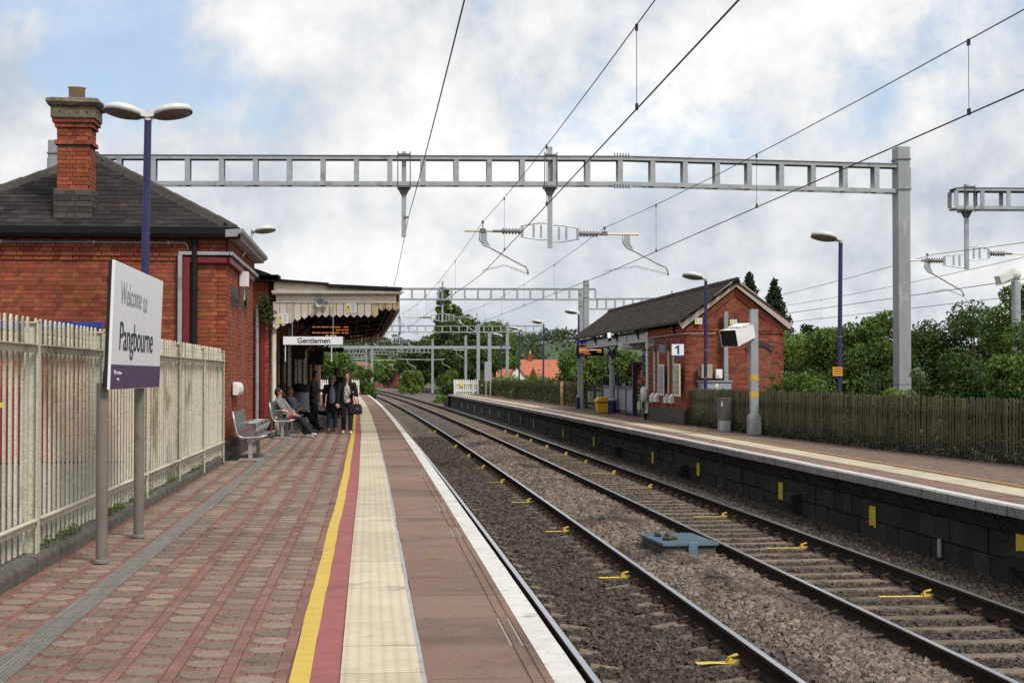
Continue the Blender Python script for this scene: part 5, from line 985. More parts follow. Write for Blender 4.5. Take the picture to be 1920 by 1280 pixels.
def boom(t, pts, hgt, dep, bays, far=False):
    """ladder box boom along local polyline [(x, ztop)]"""
    cw = .075
    for yy_ in (-dep/2, dep/2):
        for off in (0, -hgt):
            mb = MB()
            for (xa, za), (xb, zb) in zip(pts[:-1], pts[1:]):
                mb.bar((xa, yy_, za + off + (-cw/2 if off == 0 else cw/2)), (xb, yy_, zb + off + (-cw/2 if off == 0 else cw/2)), .05, cw + .02); 
            mb.build('chord', M_galv, t)
    xa, xb = pts[0][0], pts[-1][0]; n = bays
    for i in range(n + 1):
        x = xa + (xb - xa)*i/n; zt = np.interp(x, [p[0] for p in pts], [p[1] for p in pts]); w = .12
        for yy_ in ((-dep/2, dep/2) if not far else (-dep/2,)):
            mb = MB(); mb.box(x - w/2, yy_ - .02, zt - hgt + cw, x + w/2, yy_ + .02, zt - cw); mb.build('upright', M_galv, t)
        for zz in ((zt - hgt + .01,) if not far else ()):
            mb = MB(); mb.box(x - .06, -dep/2 + .03, zz - .008, x + .06, dep/2 - .03, zz + .008); mb.build('batten', M_galv, t)
    mb = MB()
    for (xa_, za), (xb_, zb) in zip(pts[:-1], pts[1:]): mb.bar((xa_, 0, za + .004), (xb_, 0, zb + .004), dep + .09, .018)
    mb.build('top_plate', M_dkgal, t)
def gantry(label, y, x0, pts, hgt=.70, dep=.32, bays=26, stan=(), drops=(), far=False, single=()):
    t = thing('overhead_gantry', label, 'gantry', (x0 + cx(y), y, -.9)); o = t.location
    lx = lambda x: x - x0
    boom(t, [(lx(x), z + .9) for x, z in pts], hgt, dep, bays, far)
    for x, zt, w, d in stan:
        mb = MB(); mb.box(lx(x) - w/2, -d/2 + .0, 0, lx(x) + w/2, d/2, zt + .9); mb.build('stanchion', M_galvw, t, bevel=.012)
        for zz in (zt - .33 + .9, zt - 1.08 + .9): mb = MB(); mb.box(lx(x) - w/2 - .02, -d/2 - .02, zz, lx(x) + w/2 + .02, d/2 + .02, zz + .035); mb.build('clamp_band', M_dkgal, t)
        if not far: mb = MB(); mb.box(lx(x) - w/2 - .004, -d/2 - .004, 2.17, lx(x) + w/2 + .004, d/2 + .004, 2.19); mb.build('joint_band', M_dkgal, t)
    for x, zt, zb in drops:
        mb = MB(); mb.box(lx(x) - .055, -.055, zb + .9, lx(x) + .055, .055, zt + .9); mb.build('drop_post', M_galv, t)
        zb_ = np.interp(x, [p[0] for p in pts], [p[1] for p in pts]) + .9
        mb = MB(); mb.box(lx(x) - .14, -dep/2 - .06, zb_ + .012, lx(x) + .14, dep/2 + .06, zb_ + .05); mb.box(lx(x) - .16, -dep/2 - .06, zb_ - hgt - .06, lx(x) + .16, dep/2 + .06, zb_ - hgt - .012)
        for s_ in (-.15, .15): mb.cyl((lx(x) + s_, -dep/2 - .04, zb_ - hgt - .12), (lx(x) + s_, -dep/2 - .04, zb_ + .1), .012, .012, 6)
        mb.prism([(lx(x) - .15, zb_ - hgt - .06), (lx(x) + .15, zb_ - hgt - .06), (lx(x) + .055, zb_ - hgt - .24), (lx(x) - .055, zb_ - hgt - .24)], -.08, .08, 'y'); mb.build('clamp', M_dkgal, t)
    return t
CZ = 3.97
t = gantry('nearest steel lattice gantry spanning both tracks above the brick building', 38, 0, [(-7.6 + .13, 6.70), (6.1 + .13, 6.83), (13.33, 6.72)], stan=((13.20, 7.16, .31, .46), (-7.35, 7.05, .31, .46)), drops=((.87, 6.90, 4.84), (4.42, 7.06, 4.60)))
oz = .9
cantilever(t, 4.42, 0, 4.99 + oz, -1, 2.05, 2.78, CZ + oz, cat_z=5.22 + oz, tubez=5.0 + oz); cantilever(t, 4.42, 0, 4.94 + oz, 1, 2.15, 5.76, CZ + oz, cat_z=5.10 + oz, tubez=4.95 + oz)
for dx in range(6):       # bolted splice
    for zz in (6.86, 6.10):
        mb = MB(); mb.cyl((5.98 + dx*.07, -.20, zz + oz - .06), (5.98 + dx*.07, -.20, zz + oz + .04), .014, .014, 6); mb.build('splice_bolt', M_dkgal, t)
for zz in (6.74, 6.06): mb = MB(); mb.box(5.93, -.195, zz + oz, 6.42, -.186, zz + .09 + oz); mb.build('splice_plate', M_galv, t)
mb = MB(); mb.bar((.98, -.05, 5.31 + oz), (.87, -.05, 5.31 + oz), .05, .05); mb.build('feeder_clamp', M_dkgal, t)
t = gantry('second steel lattice gantry beyond the shelter roof', 95, 0, [(-8, 6.72), (14.3, 6.78)], bays=28, stan=((13.75, 7.3, .31, .46), (-7.9, 7.1, .31, .46)), drops=((5.0, 7.2, 4.7), (1.6, 6.9, 4.9)), far=True)
cantilever(t, 5.0, 0, 5.0 + oz, -1, 2.3, 2.4, CZ + oz, True, 5.2 + oz); cantilever(t, 5.0, 0, 5.0 + oz, 1, 2.1, 5.5, CZ + oz, True, 5.2 + oz)
t = gantry('steel gantry over the relief tracks seen above the waiting room roof', 101, 13.0, [(14.2, 6.45), (21.2, 6.55)], bays=12, stan=((14.35, 7.05, .31, .46),), drops=((20.3, 7.0, 4.7),), far=True)
cantilever(t, 7.3, 0, 5.0 + oz, -1, 2.1, 5.2, CZ + oz, True, 5.2 + oz)
t = gantry('steel gantry with angled arms at the edge of the trees behind the big stanchion', 45.5, 16.0, [(17.42, 7.06), (24.6, 7.10)], hgt=.62, dep=.55, bays=9, stan=((24.7, 7.4, .31, .46),), drops=((17.83, 7.2, 4.66),))
cantilever(t, 1.83, 0, 4.92 + oz, -1, 1.7, .62, CZ - .1 + oz, cat_z=5.1 + oz, tubez=4.92 + oz); cantilever(t, 1.83, 0, 5.05 + oz, 1, 3.2, 4.1, CZ + oz, cat_z=5.2 + oz, tubez=5.14 + oz)
t = gantry('third steel lattice gantry above the far end of the platforms', 162, 0, [(-6, 6.6), (19.8, 6.65)], bays=30, stan=((16.2, 7.0, .31, .4), (-5.9, 7.0, .31, .4)), drops=((5.1, 7.0, 4.7), (1.2, 7, 4.9)), far=True)
cantilever(t, 5.1, 0, 5.0 + oz, -1, 2.2, 2.5, CZ + oz, True, 5.2 + oz); cantilever(t, 5.1, 0, 5.0 + oz, 1, 2.1, 5.5, CZ + oz, True, 5.2 + oz)
t = thing('overhead_gantry', 'plain steel beam portal crossing all the tracks in the distance', 'gantry', (0, 192, -1)); 
mb = MB(); mb.box(-5, -.2, 5.75, 16.8, .2, 6.1); mb.build('beam', M_galv, t)
for x in (-.1, 16.4): mb = MB(); mb.box(x - .15, -.15, 0, x + .15, .15, 5.8 if x < 5 else 6.6); mb.build('stanchion', M_galvw, t)
def mast(label, x, y, h, arms):
    t = thing('overhead_mast', label, 'overhead mast', (x, y, -1.05)); mb = MB(); mb.box(-.15, -.15, 0, .15, .15, h); mb.build('stanchion', M_galvw, t)
    mb = MB(); mb.box(-.22, -.22, 0, .22, .22, .25); mb.build('footing', M_conc, t)
    for s_, z, ln in arms:
        mb = MB(); mb.tube([(0, 0, z), (s_*ln, 0, z + .05)], .05, 6); mb.tube([(s_*ln*.75, 0, z), (s_*ln*.75 + .1, 0, z - .5), (s_*ln*.75 + 1.0, 0, z - .95), (s_*ln*.75 + 1.1, 0, z - 1.2)], .045, 6); mb.build('cantilever_arm', M_galv, t)
        if ln > 2.5:
            mb = MB(); mb.bar((0, 0, z + 1.5), (s_*ln, 0, z + 1.5), .3, .07); mb.bar((0, 0, z + .95), (s_*ln, 0, z + .95), .3, .07); mb.build('boom_chord', M_galv, t)
            for k in range(9): mb = MB(); mb.box(s_*ln*k/8 - .06, -.03, z + .98, s_*ln*k/8 + .06, .03, z + 1.47); mb.build('upright', M_galv, t)
    return t
mast('white steel mast with a lattice bracket beside the dark trees', 7.75, 205, 7.3, ((-1, 4.6, 4.4), (1, 4.6, 1.6)))
mast('white steel mast behind the white picket gate', 11.2, 190, 7.4, ((-1, 5.6, 1.6),))
mast('white steel mast in front of the small brick hut', 4.6, 255, 7.0, ((-1, 5, 5.0), (-1, 4.2, 2.0)))
mast('white steel mast at the bend beside the left hand bushes', -1.0, 240, 7.4, ((-1, 5.0, 4.0),))
mast('white steel mast half hidden under the canopy edge', -6.5, 290, 7.2, ((1, 5.0, 5.0),))
mast('tall grey stanchion behind the far fence by the pickets', 10.0, 135, 6.2, ())
mast('tall grey stanchion standing among the leaves behind the pickets', 9.9, 148, 7.4, ())
# ---- wires
def wires(label, sup, zc=3.97, k=5.8e-4, rc=.0075, rm=.006, drop=8.0, skip=False):
    """sup: [(y, x, z of the carrying wire)]"""
    t = thing('overhead_wire', label, 'overhead wire', (sup[0][1], sup[0][0], zc)); o = t.location
    def X(y): return np.interp(y, [s[0] for s in sup], [s[1] for s in sup])
    cat = []; con = []
    for (ya, xa, za), (yb, xb, zb) in zip(sup[:-1], sup[1:]):
        n = 14
        for i in range(n + (1 if yb == sup[-1][0] else 0)):
            f = i/n; y = ya + (yb - ya)*f; sag = k*((yb - ya)/2)**2; z = za + (zb - za)*f - sag*(1 - (2*f - 1)**2); cat.append((xa + (xb - xa)*f - o.x, y - o.y, z - o.z))
    mb = MB(); mb.tube(cat, rm, 6); mb.build('carrying_wire', M_wire, t, smooth=True)
    if skip: return t
    mb = MB(); mb.tube([(s[1] - o.x, s[0] - o.y, 0) for s in sup], rc, 6); mb.build('contact_wire', M_wire, t, smooth=True)
    for (ya, xa, za), (yb, xb, zb) in zip(sup[:-1], sup[1:]):
        m_ = int((yb - ya)//drop)
        for i in range(1, m_):
            f = (i + .15)/m_; y = ya + (yb - ya)*f; sag = k*((yb - ya)/2)**2; z = za + (zb - za)*f - sag*(1 - (2*f - 1)**2); x = xa + (xb - xa)*f - o.x
            if y > 150 or y < 12: continue
            mb = MB(); mb.cyl((x, y - o.y, 0), (x, y - o.y, z - o.z), .0032, .0032, 4); mb.box(x - .012, y - o.y - .02, -.01, x + .012, y - o.y + .02, .05); mb.box(x - .012, y - o.y - .02, z - o.z - .05, x + .012, y - o.y + .02, z - o.z + .01); mb.build('dropper', M_wire, t)
    return t
wires('overhead wires above the track beside the welcome sign platform', [(-20, 2.12, 5.22), (38, 2.65, 5.22), (95, 1.58, 5.2), (162, .15, 5.2), (230, -2.6, 5.2), (300, -5.9, 5.2)])
wires('overhead wires above the track beside the waiting room platform', [(-20, 5.58, 5.2), (38, 5.63, 5.10), (95, 4.68, 5.2), (162, 3.15, 5.2), (230, .5, 5.2), (300, -2.9, 5.2)])
wires('single feeder wire hung from the short drop post over the platform edge', [(-20, .85, 5.31), (38, .85, 5.31), (95, .80, 5.3), (162, -1.2, 5.3)], skip=True, rm=.0085, k=3.6e-4)
wires('overhead wires of the nearer relief track behind the wooden fence', [(-15, 16.75, 5.2), (45.5, 16.62, 5.1), (101, 16.0, 5.2), (165, 13.0, 5.2), (230, 8.6, 5.2), (300, 5, 5.2)], rc=.011, rm=.009, drop=14)
wires('overhead wires of the farther relief track above the bushes', [(-15, 19.9, 5.4), (45.5, 20.1, 5.2), (101, 18.2, 5.2), (165, 16.3, 5.2), (230, 12, 5.2), (300, 8, 5.2)], rc=.011, rm=.009, drop=14)
# ================================================================ people
SKIN = mat('skin', (.50, .28, .20), (.44, .235, .165), 20, .55)
def cap(mb_, p, q, r0, r1, fx=1.0, fy=1.0, n=12):
    """closed tapered limb with rounded ends"""
    p, q = Vector(p), Vector(q); d = (q - p); L_ = d.length; u = d.normalized() if L_ > 1e-6 else Vector((0, 0, 1)); pts, rr = [], []
    for k in (90, 60, 30, 0): pts.append(p - u*r0*math.sin(R(k))); rr.append(max(.0015, r0*math.cos(R(k))))
    for k in (0, 30, 60, 90): pts.append(q + u*r1*math.sin(R(k))); rr.append(max(.0015, r1*math.cos(R(k))))
    mb_.tube(pts, rr, n, 0, True, fx, fy)
def soft(mb_, name, m, parent, vox=.013, it=4):
    me = mb_.mesh(name, m); o = put(name, me, parent); a = o.modifiers.new('r', 'REMESH'); a.mode = 'VOXEL'; a.voxel_size = vox; a.use_smooth_shade = True
    b = o.modifiers.new('s', 'SMOOTH'); b.iterations = it; b.factor = .5; o['nm'] = name; o['smooth'] = 1; TXT.append(o); return o
def chain(mb_, pts, rr, fx=1, fy=1):
    for (p, q, a, b) in zip(pts[:-1], pts[1:], rr[:-1], rr[1:]): cap(mb_, p, q, a, b, fx, fy)
def person(label, loc, rz, h, J, top, bottom, shoes, hair, hairlen='short', bare_arms=False, top_long=False, inner=None, glasses=False, sleeves='long', skin=SKIN, coat_z=None):
    """J: joints in metres for a 1.7 m figure facing -y: head, neck, chest, pelvis, and shoulder/elbow/hand, hip/knee/ankle/toe for l and r"""
    t = thing('person', label, 'person', loc, rz); k = h/1.7
    J = {a: Vector(b)*k for a, b in J.items()}; hc = J['head']; fwd = (J.get('look') or Vector((0, -1, 0))).normalized(); side = fwd.cross(Vector((0, 0, 1))).normalized(); upv = Vector((0, 0, 1))
    b = MB(); cap(b, hc + upv*.035*k, hc - upv*.03*k + fwd*.012*k, .086*k, .072*k, .92, 1.0); cap(b, hc - upv*.075*k + fwd*.035*k, hc - upv*.09*k + fwd*.04*k, .042*k, .035*k)
    cap(b, hc + fwd*.092*k + upv*.0*k, hc + fwd*.108*k - upv*.028*k, .010*k, .015*k)
    for s_ in (-1, 1): cap(b, hc + side*s_*.084*k + upv*.01*k, hc + side*s_*.084*k - upv*.03*k, .016*k, .012*k)
    chain(b, [hc - upv*.06*k, J['neck'], J['chest'], J['pelvis']], [.055*k, .06*k, .12*k, .12*k])
    for q in 'lr':
        chain(b, [J['chest'] + upv*.1*k, J['sh' + q], J['el' + q], J['ha' + q]], [.06*k, .048*k, .038*k, .027*k])
        chain(b, [J['hip' + q], J['kn' + q], J['an' + q], J['to' + q]], [.07*k, .05*k, .036*k, .03*k])
        ha = J['ha' + q]; d = (ha - J['el' + q]).normalized(); sd = d.cross(fwd); sd = sd.normalized() if sd.length > .1 else side; nn = sd.cross(d).normalized()
        cap(b, ha, ha + d*.07*k, .026*k, .034*k, 1, .7)
        for i, (off, ln) in enumerate(((-.027, .062), (-.009, .074), (.009, .070), (.026, .054))):
            p0 = ha + d*.085*k + sd*off*k; p1 = p0 + d*ln*.5*k + nn*.006*k; p2 = p1 + d*ln*.35*k + nn*.028*k; chain(b, [p0 - d*.02*k, p1, p2], [.0095*k, .009*k, .008*k])
        chain(b, [ha + d*.02*k + sd*.028*k, ha + d*.06*k + sd*.055*k + nn*.012*k, ha + d*.095*k + sd*.052*k + nn*.022*k], [.012*k, .0105*k, .009*k])
    body = soft(b, 'body', skin, t, .0095, 2)
    for s_ in (-1, 1):
        e = MB(); e.ball(hc + fwd*.088*k + side*s_*.031*k + upv*.012*k, .010*k, 8, 6); e.build('eye', M_ink, t)
    mth = MB(); mth.ball(hc + fwd*.080*k - upv*.062*k, .02*k, 8, 6, sc=(1, .6, .35)); mth.build('mouth', mat('lips', (.28, .10, .09)), t)
    if glasses:
        g_ = MB()
        for s_ in (-1, 1): g_.ball(hc + fwd*.094*k + side*s_*.036*k + upv*.012*k, .028*k, 10, 6, sc=(1, 1, .75)); g_.bar(hc + fwd*.09*k + side*s_*.06*k + upv*.016*k, hc - fwd*.0*k + side*s_*.088*k + upv*.018*k, .008, .01)
        g_.build('sunglasses', M_ink, t)
    # clothes
    b = MB(); w_ = .012*k; ch, pe = J['chest'], J['pelvis']
    chain(b, [ch + upv*.10*k, ch, (ch + pe)/2, pe + upv*.02*k], [.115*k, .145*k, .142*k, .150*k], 1.12, .86)
    cap(b, J['neck'] - upv*.02*k, ch + upv*.1*k, .062*k, .11*k)
    for q in 'lr':
        end = J['ha' + q] if sleeves == 'long' else J['sh' + q].lerp(J['el' + q], .75)
        pts = [ch + upv*.10*k, J['sh' + q], J['el' + q], end] if sleeves == 'long' else [ch + upv*.10*k, J['sh' + q], end]
        chain(b, pts, ([.08*k, .068*k, .056*k, .042*k] if sleeves == 'long' else [.08*k, .070*k, .066*k]))
    if coat_z: chain(b, [pe, pe - upv*coat_z*k], [.155*k, .165*k], 1.15, .85)
    tp = soft(b, 'jacket' if sleeves == 'long' else 'shirt', top, t, .012, 3)
    if inner:
        b = MB(); ff = fwd*.092*k
        chain(b, [J['neck'] + fwd*.03*k - upv*.03*k, ch + ff*.75, (ch + pe)/2 + ff*.85, pe + ff*.8 - upv*.02*k], [.05*k, .088*k, .096*k, .092*k], 1.05, .95); soft(b, 'blouse', inner, t, .012, 3)
    b = MB(); 
    for q in 'lr': chain(b, [J['pelvis'] + (J['hip' + q] - J['pelvis'])*.6, J['hip' + q], J['kn' + q], J['an' + q] + upv*.03*k], [.115*k, .098*k, .074*k, .062*k])
    soft(b, 'trousers', bottom, t, .012, 3)
    for q in 'lr':
        b = MB(); an, to = J['an' + q], J['to' + q]; cap(b, an - upv*.02*k - (to - an).normalized()*.03*k, to, .042*k, .036*k, 1, .9); soft(b, 'shoe', shoes, t, .01, 2)
    b = MB(); cap(b, hc + upv*.05*k - fwd*.018*k, hc - fwd*.03*k, .094*k, .09*k)
    if hairlen == 'long':
        for s_ in (-1, 0, 1): cap(b, hc + side*s_*.06*k - fwd*.03*k, hc + side*s_*.085*k - fwd*.03*k - upv*.13*k, .055*k, .04*k)
    elif hairlen == 'mid':
        for s_ in (-1, 0, 1): cap(b, hc + side*s_*.055*k - fwd*.03*k + upv*.04*k, hc + side*s_*.082*k - fwd*.025*k - upv*.05*k, .06*k, .045*k)
    soft(b, 'hair', hair, t, .010, 2)
    return t
def walk(ph=1, armr=None, arml=None):
    J = dict(head=(0, -.03, 1.585), neck=(0, 0, 1.43), chest=(0, 0, 1.24), pelvis=(0, 0, .94), shl=(.19, 0, 1.37), shr=(-.19, 0, 1.37), ell=(.245, .05*ph, 1.09), elr=(-.245, -.05*ph, 1.09), hal=(.25, -.08, .86), har=(-.25, -.12*ph, .86),
             hipl=(.09, 0, .90), hipr=(-.09, 0, .90), knl=(.10, -.12*ph, .49), knr=(-.095, .02*ph, .48), anl=(.10, -.17*ph, .09), anr=(-.10, .16*ph, .10), tol=(.11, -.33*ph if ph > 0 else -.02*ph - .16, .035), tor=(-.11, .02*ph if ph > 0 else .17*ph - .16, .035), look=(0, -1, 0))
    if armr: J['elr'], J['har'] = armr
    if arml: J['ell'], J['hal'] = arml
    return J
def sit(lean=.16, knee=(.40, .46), foot=(.52, .09), spread=.14):
    k0, kz = knee; f0, fz = foot
    return dict(head=(0, .10 + lean*.5, 1.15), neck=(0, .12 + lean*.3, 1.0), chest=(0, .11 + lean*.2, .82), pelvis=(0, .0, .54), shl=(.19, .10 + lean*.3, .94), shr=(-.19, .10 + lean*.3, .94), ell=(.24, -.04, .70), elr=(-.24, -.05, .70), hal=(.12, -.26, .58), har=(-.10, -.28, .58),
                hipl=(.09, -.02, .52), hipr=(-.09, -.02, .52), knl=(spread, -k0, kz), knr=(-spread*.8, -k0 - .04, kz + .02), anl=(spread, -f0, fz), anr=(-spread, -f0 - .22, fz + .03), tol=(spread + .02, -f0 - .16, .04), tor=(-spread - .02, -f0 - .36, .10), look=(.25, -1, -.08))
C_navy = mat('navy_cloth', (.010, .011, .018), (.016, .017, .026), 12, .9); C_blk = mat('black_cloth', (.009, .009, .010), (.014, .014, .015), 12, .9); C_jean = mat('blue_denim', (.035, .055, .11), (.05, .075, .14), 20, .9)
C_grey = mat('grey_tee', (.20, .20, .20), (.17, .17, .17), 12, .9); C_pale = mat('pale_blue_shirt', (.28, .32, .42), (.24, .28, .37), 12, .85); C_drk = mat('dark_check_coat', (.05, .052, .05), (.09, .09, .085), 40, .9); C_cream = mat('cream_top', (.62, .58, .52), (.52, .48, .42), 10, .85)
C_shoe = mat('white_shoe', (.62, .62, .60), None, 8, .5); C_bshoe = mat('black_shoe', (.012, .012, .012), None, 8, .4); C_tan = mat('tan_shoe', (.35, .22, .17), None, 8, .5)
C_flor = mat('floral_blouse', (.62, .56, .55), (.60, .54, .53), 6, .85, stain=[((.05, .04, .06), 26, .52, .56), ((.30, .16, .18), 18, .60, .66)])
H_brn = mat('brown_hair', (.045, .022, .012), (.07, .035, .02), 30, .6); H_dk = mat('dark_hair', (.015, .010, .008), (.025, .018, .012), 30, .6); H_gry = mat('grey_hair', (.22, .21, .20), (.10, .09, .085), 30, .6)
person('woman in open black jacket and patterned blouse walking with a handbag', (-.66, 40.9, 0), 0, 1.57, walk(1, armr=None, arml=((.27, -.02, 1.08), (.10, -.22, 1.13))), C_blk, C_blk, C_shoe, H_brn, 'long', inner=C_flor)
person('woman in long dark coat and jeans walking beside the handbag woman', (-1.09, 42.6, 0), R(3), 1.50, walk(-1), C_navy, C_jean, C_tan, H_gry, 'mid', inner=C_pale, coat_z=.28, glasses=True)
t = thing('handbag', 'black handbag hanging from the arm of the woman in the patterned blouse', 'handbag', (-.45, 40.78, .50)); mb = MB(); V = []
for z, w_, d in ((0, .16, .07), (.05, .185, .085), (.2, .17, .07), (.27, .13, .03)):
    for i in range(12): a = 2*math.pi*i/12; V.append((w_*math.copysign(abs(math.cos(a))**.6, math.cos(a)), d*math.copysign(abs(math.sin(a))**.6, math.sin(a)), z))
mb.add(V, [(i*12+j, i*12+(j+1) % 12, (i+1)*12+(j+1) % 12, (i+1)*12+j) for i in range(3) for j in range(12)] + [tuple(range(11, -1, -1)), tuple(range(36, 48))]); mb.build('bag', C_blk, t, smooth=True)
for yy_ in (-.03, .03): mb = MB(); mb.tube([(-.10, yy_, .26), (-.07, yy_, .48), (.0, yy_, .56), (.06, yy_, .48), (.09, yy_, .26)], .009, 6); mb.build('handle', C_blk, t)
mb = MB(); mb.box(.02, -.088, .14, .09, -.082, .155); mb.build('clasp', M_steel, t)
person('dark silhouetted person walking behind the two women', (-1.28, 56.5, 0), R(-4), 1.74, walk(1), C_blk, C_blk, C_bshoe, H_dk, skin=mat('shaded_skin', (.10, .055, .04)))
J = walk(.25, armr=((-.24, -.06, 1.10), (-.08, -.24, 1.10)), arml=((.24, -.05, 1.10), (.07, -.25, 1.12))); J['look'] = (0, -1, -.2); J['head'] = (0, -.05, 1.575)
person('person in dark checked coat standing under the canopy looking down', (-1.72, 46.6, 0), R(75), 1.62, J, C_drk, C_blk, C_bshoe, H_dk, 'mid', coat_z=.16)
person('bearded man in grey shirt and sunglasses sitting on a steel bench', (-2.12, 38.75, -.02), R(72), 1.62, sit(), C_grey, C_blk, C_shoe, H_dk, sleeves='short', glasses=True)
person('older man in pale blue shirt sitting on the bench deeper under the canopy', (-2.12, 43.5, -.02), R(75), 1.60, sit(.10), C_pale, C_blk, C_bshoe, mat('bald_skin', (.30, .16, .11)), sleeves='short')
J = sit(.12, (.42, .47), (.62, .10)); person('person in a cream top sitting on the doorstep under the canopy', (-2.0, 56.6, -.32), R(70), 1.66, J, C_cream, C_blk, C_shoe, H_gry)
t = thing('backpack', 'black backpack standing on the paving at the feet of the grey shirted man', 'backpack', (-1.62, 39.6, 0)); mb = MB(); cap(mb, (0, 0, .13), (.0, .1, .20), .14, .13, 1, 1); cap(mb, (.12, -.02, .08), (.2, .05, .09), .08, .07); soft(mb, 'bag', C_blk, t, .014, 4); mb = MB(); mb.tube([(-.1, -.1, .05), (-.16, -.16, .15), (-.08, -.08, .28)], .014, 6); mb.build('strap', C_blk, t)
t = thing('drinks_can', 'red drinks can held at the end of the bench armrest', 'drinks can', (-1.96, 38.18, .47)); mb = MB(); mb.lathe([(.028, 0), (.033, .008), (.033, .115), (.027, .125)], 14); mb.build('can', mat('can_red', (.55, .02, .02), None, 3, .3), t, smooth=False); mb = MB(); mb.lathe([(.026, .125), (.026, .128)], 14); mb.build('top', M_steel, t)
# ================================================================ trees, hedges, houses, hills
def leafmat(name, c1, c2, rnd=.35, tr=.3): return mat(name, c1, c2, .9, .55, rnd=rnd, hue=.012, trans=tr, spec=.25)
L_mid = leafmat('leaf_mid', (.085, .150, .028), (.145, .215, .050), .45); L_dark = leafmat('leaf_dark', (.045, .085, .020), (.085, .13, .034), .45); L_lite = leafmat('leaf_light', (.14, .215, .036), (.20, .28, .065), .4); L_con = leafmat('leaf_conifer', (.020, .036, .014), (.04, .058, .022)); L_far = leafmat('leaf_far', (.055, .085, .035), (.085, .115, .05)); L_pink = leafmat('leaf_pink', (.36, .16, .11), (.28, .15, .08)); L_silver = leafmat('leaf_silver', (.17, .21, .12), (.22, .25, .16))
M_bark = mat('bark', (.07, .052, .038), (.11, .085, .062), 8, .95, .08, stretch=(3, 3, .6))
def tree(name, label, loc, h, w, n, leaf, m, trunk=.8, seed=1, cat='tree', K=22, d=None, shape='round', group=None, gap=.0):
    g = np.random.default_rng(seed); d = d or w; t = thing(name, label, cat, loc, 0, group)
    zc = trunk + (h - trunk)/2; hz = (h - trunk)/2; C = []
    for i in range(K):
        if shape == 'spire':
            f = (i + g.uniform(0, 1))/K; rr_ = (1 - f)*w*.38; a = i*2.4; C.append((rr_*math.cos(a), rr_*math.sin(a), trunk + f*(h - trunk)*.97, .11 + (1.0 - f)*w*.17))
        elif shape == 'column':
            f = (i + g.uniform(0, 1))/K; rr_ = w*.24*(1 - .8*max(0, f - .45)); a = i*2.4; C.append((rr_*math.cos(a), rr_*math.sin(a), trunk + f*(h - trunk)*.95, w*.27*(1.1 - .75*f)))
        elif trunk < .35:       # a bush: leafy to the ground
            f = g.uniform(0, 1)**.9; r_ = g.uniform(.12, .22)*w; rr_ = w*.36*(1 - .55*f*f)*math.sqrt(g.uniform(0, 1)); a = g.uniform(0, 6.28); C.append((rr_*math.cos(a), rr_*math.sin(a)*d/w, .1*h + f*(h*.92 - r_*.8), r_))
        else:
            v = g.normal(size=3); v /= np.linalg.norm(v); q = g.uniform(.45, .92)**.6; r_ = g.uniform(.13, .25)*w
            z = zc + v[2]*hz*q*.86; C.append((v[0]*w*.40*q, v[1]*d*.40*q, z, r_))
    C = np.array(C); wts = C[:, 3]**(1.2 if shape != 'round' else 2); c = g.choice(K, n, p=wts/wts.sum()); v = g.normal(size=(n, 3)); v /= np.linalg.norm(v, axis=1)[:, None]
    rad = C[c, 3]*g.uniform(.25, 1.12, n)**.55; stray = g.uniform(0, 1, n) < .06; rad[stray] *= g.uniform(1.1, 1.5, stray.sum())
    P = C[c, :3] + v*rad[:, None]*np.array([1, 1, .82]); P[:, 2] = np.maximum(P[:, 2], .02)
    s = g.uniform(.6, 1.3, n)*leaf; a = v*.35 + g.normal(size=(n, 3))*.6; a[:, 2] -= .15; a /= np.linalg.norm(a, axis=1)[:, None]
    b = g.normal(size=(n, 3)); b -= a*(a*b).sum(1)[:, None]; b /= np.linalg.norm(b, axis=1)[:, None]; ww = g.uniform(.34, .62, n)
    V = np.stack([P - a*s[:, None], P + b*(s*ww)[:, None], P + a*s[:, None], P - b*(s*ww)[:, None]], 1); cr = np.cross(a, b)*(s*.22)[:, None]; V[:, 1] += cr; V[:, 3] += cr
    put('crown', npmesh('crown', V.reshape(-1, 3), np.arange(n)[:, None]*4 + np.arange(4)[None], m), t)
    mb = MB(); r0 = max(.03, w*.028); top = (g.normal(0, w*.03), g.normal(0, w*.03), trunk + (h - trunk)*.7)
    mb.tube([(0, 0, -.25), (top[0]*.3, top[1]*.3, trunk*.6), (top[0]*.6, top[1]*.6, trunk + (h - trunk)*.3), top], [r0*1.2, r0, r0*.7, r0*.25], 8)
    for i in range(min(K, 9)):
        x, y, z, r_ = C[i]; z0 = max(.05, min(z*.75, trunk + (z - trunk)*.35)); f = min(1, max(0, (z0 - trunk*.3)/(h - trunk*.3))); mb.tube([(top[0]*f, top[1]*f, z0), ((x + top[0]*f)/2, (y + top[1]*f)/2, (z + z0)/2 - .05), (x, y, z)], [r0*.45, r0*.3, r0*.12], 5)
    mb.build('trunk', M_bark, t); return t
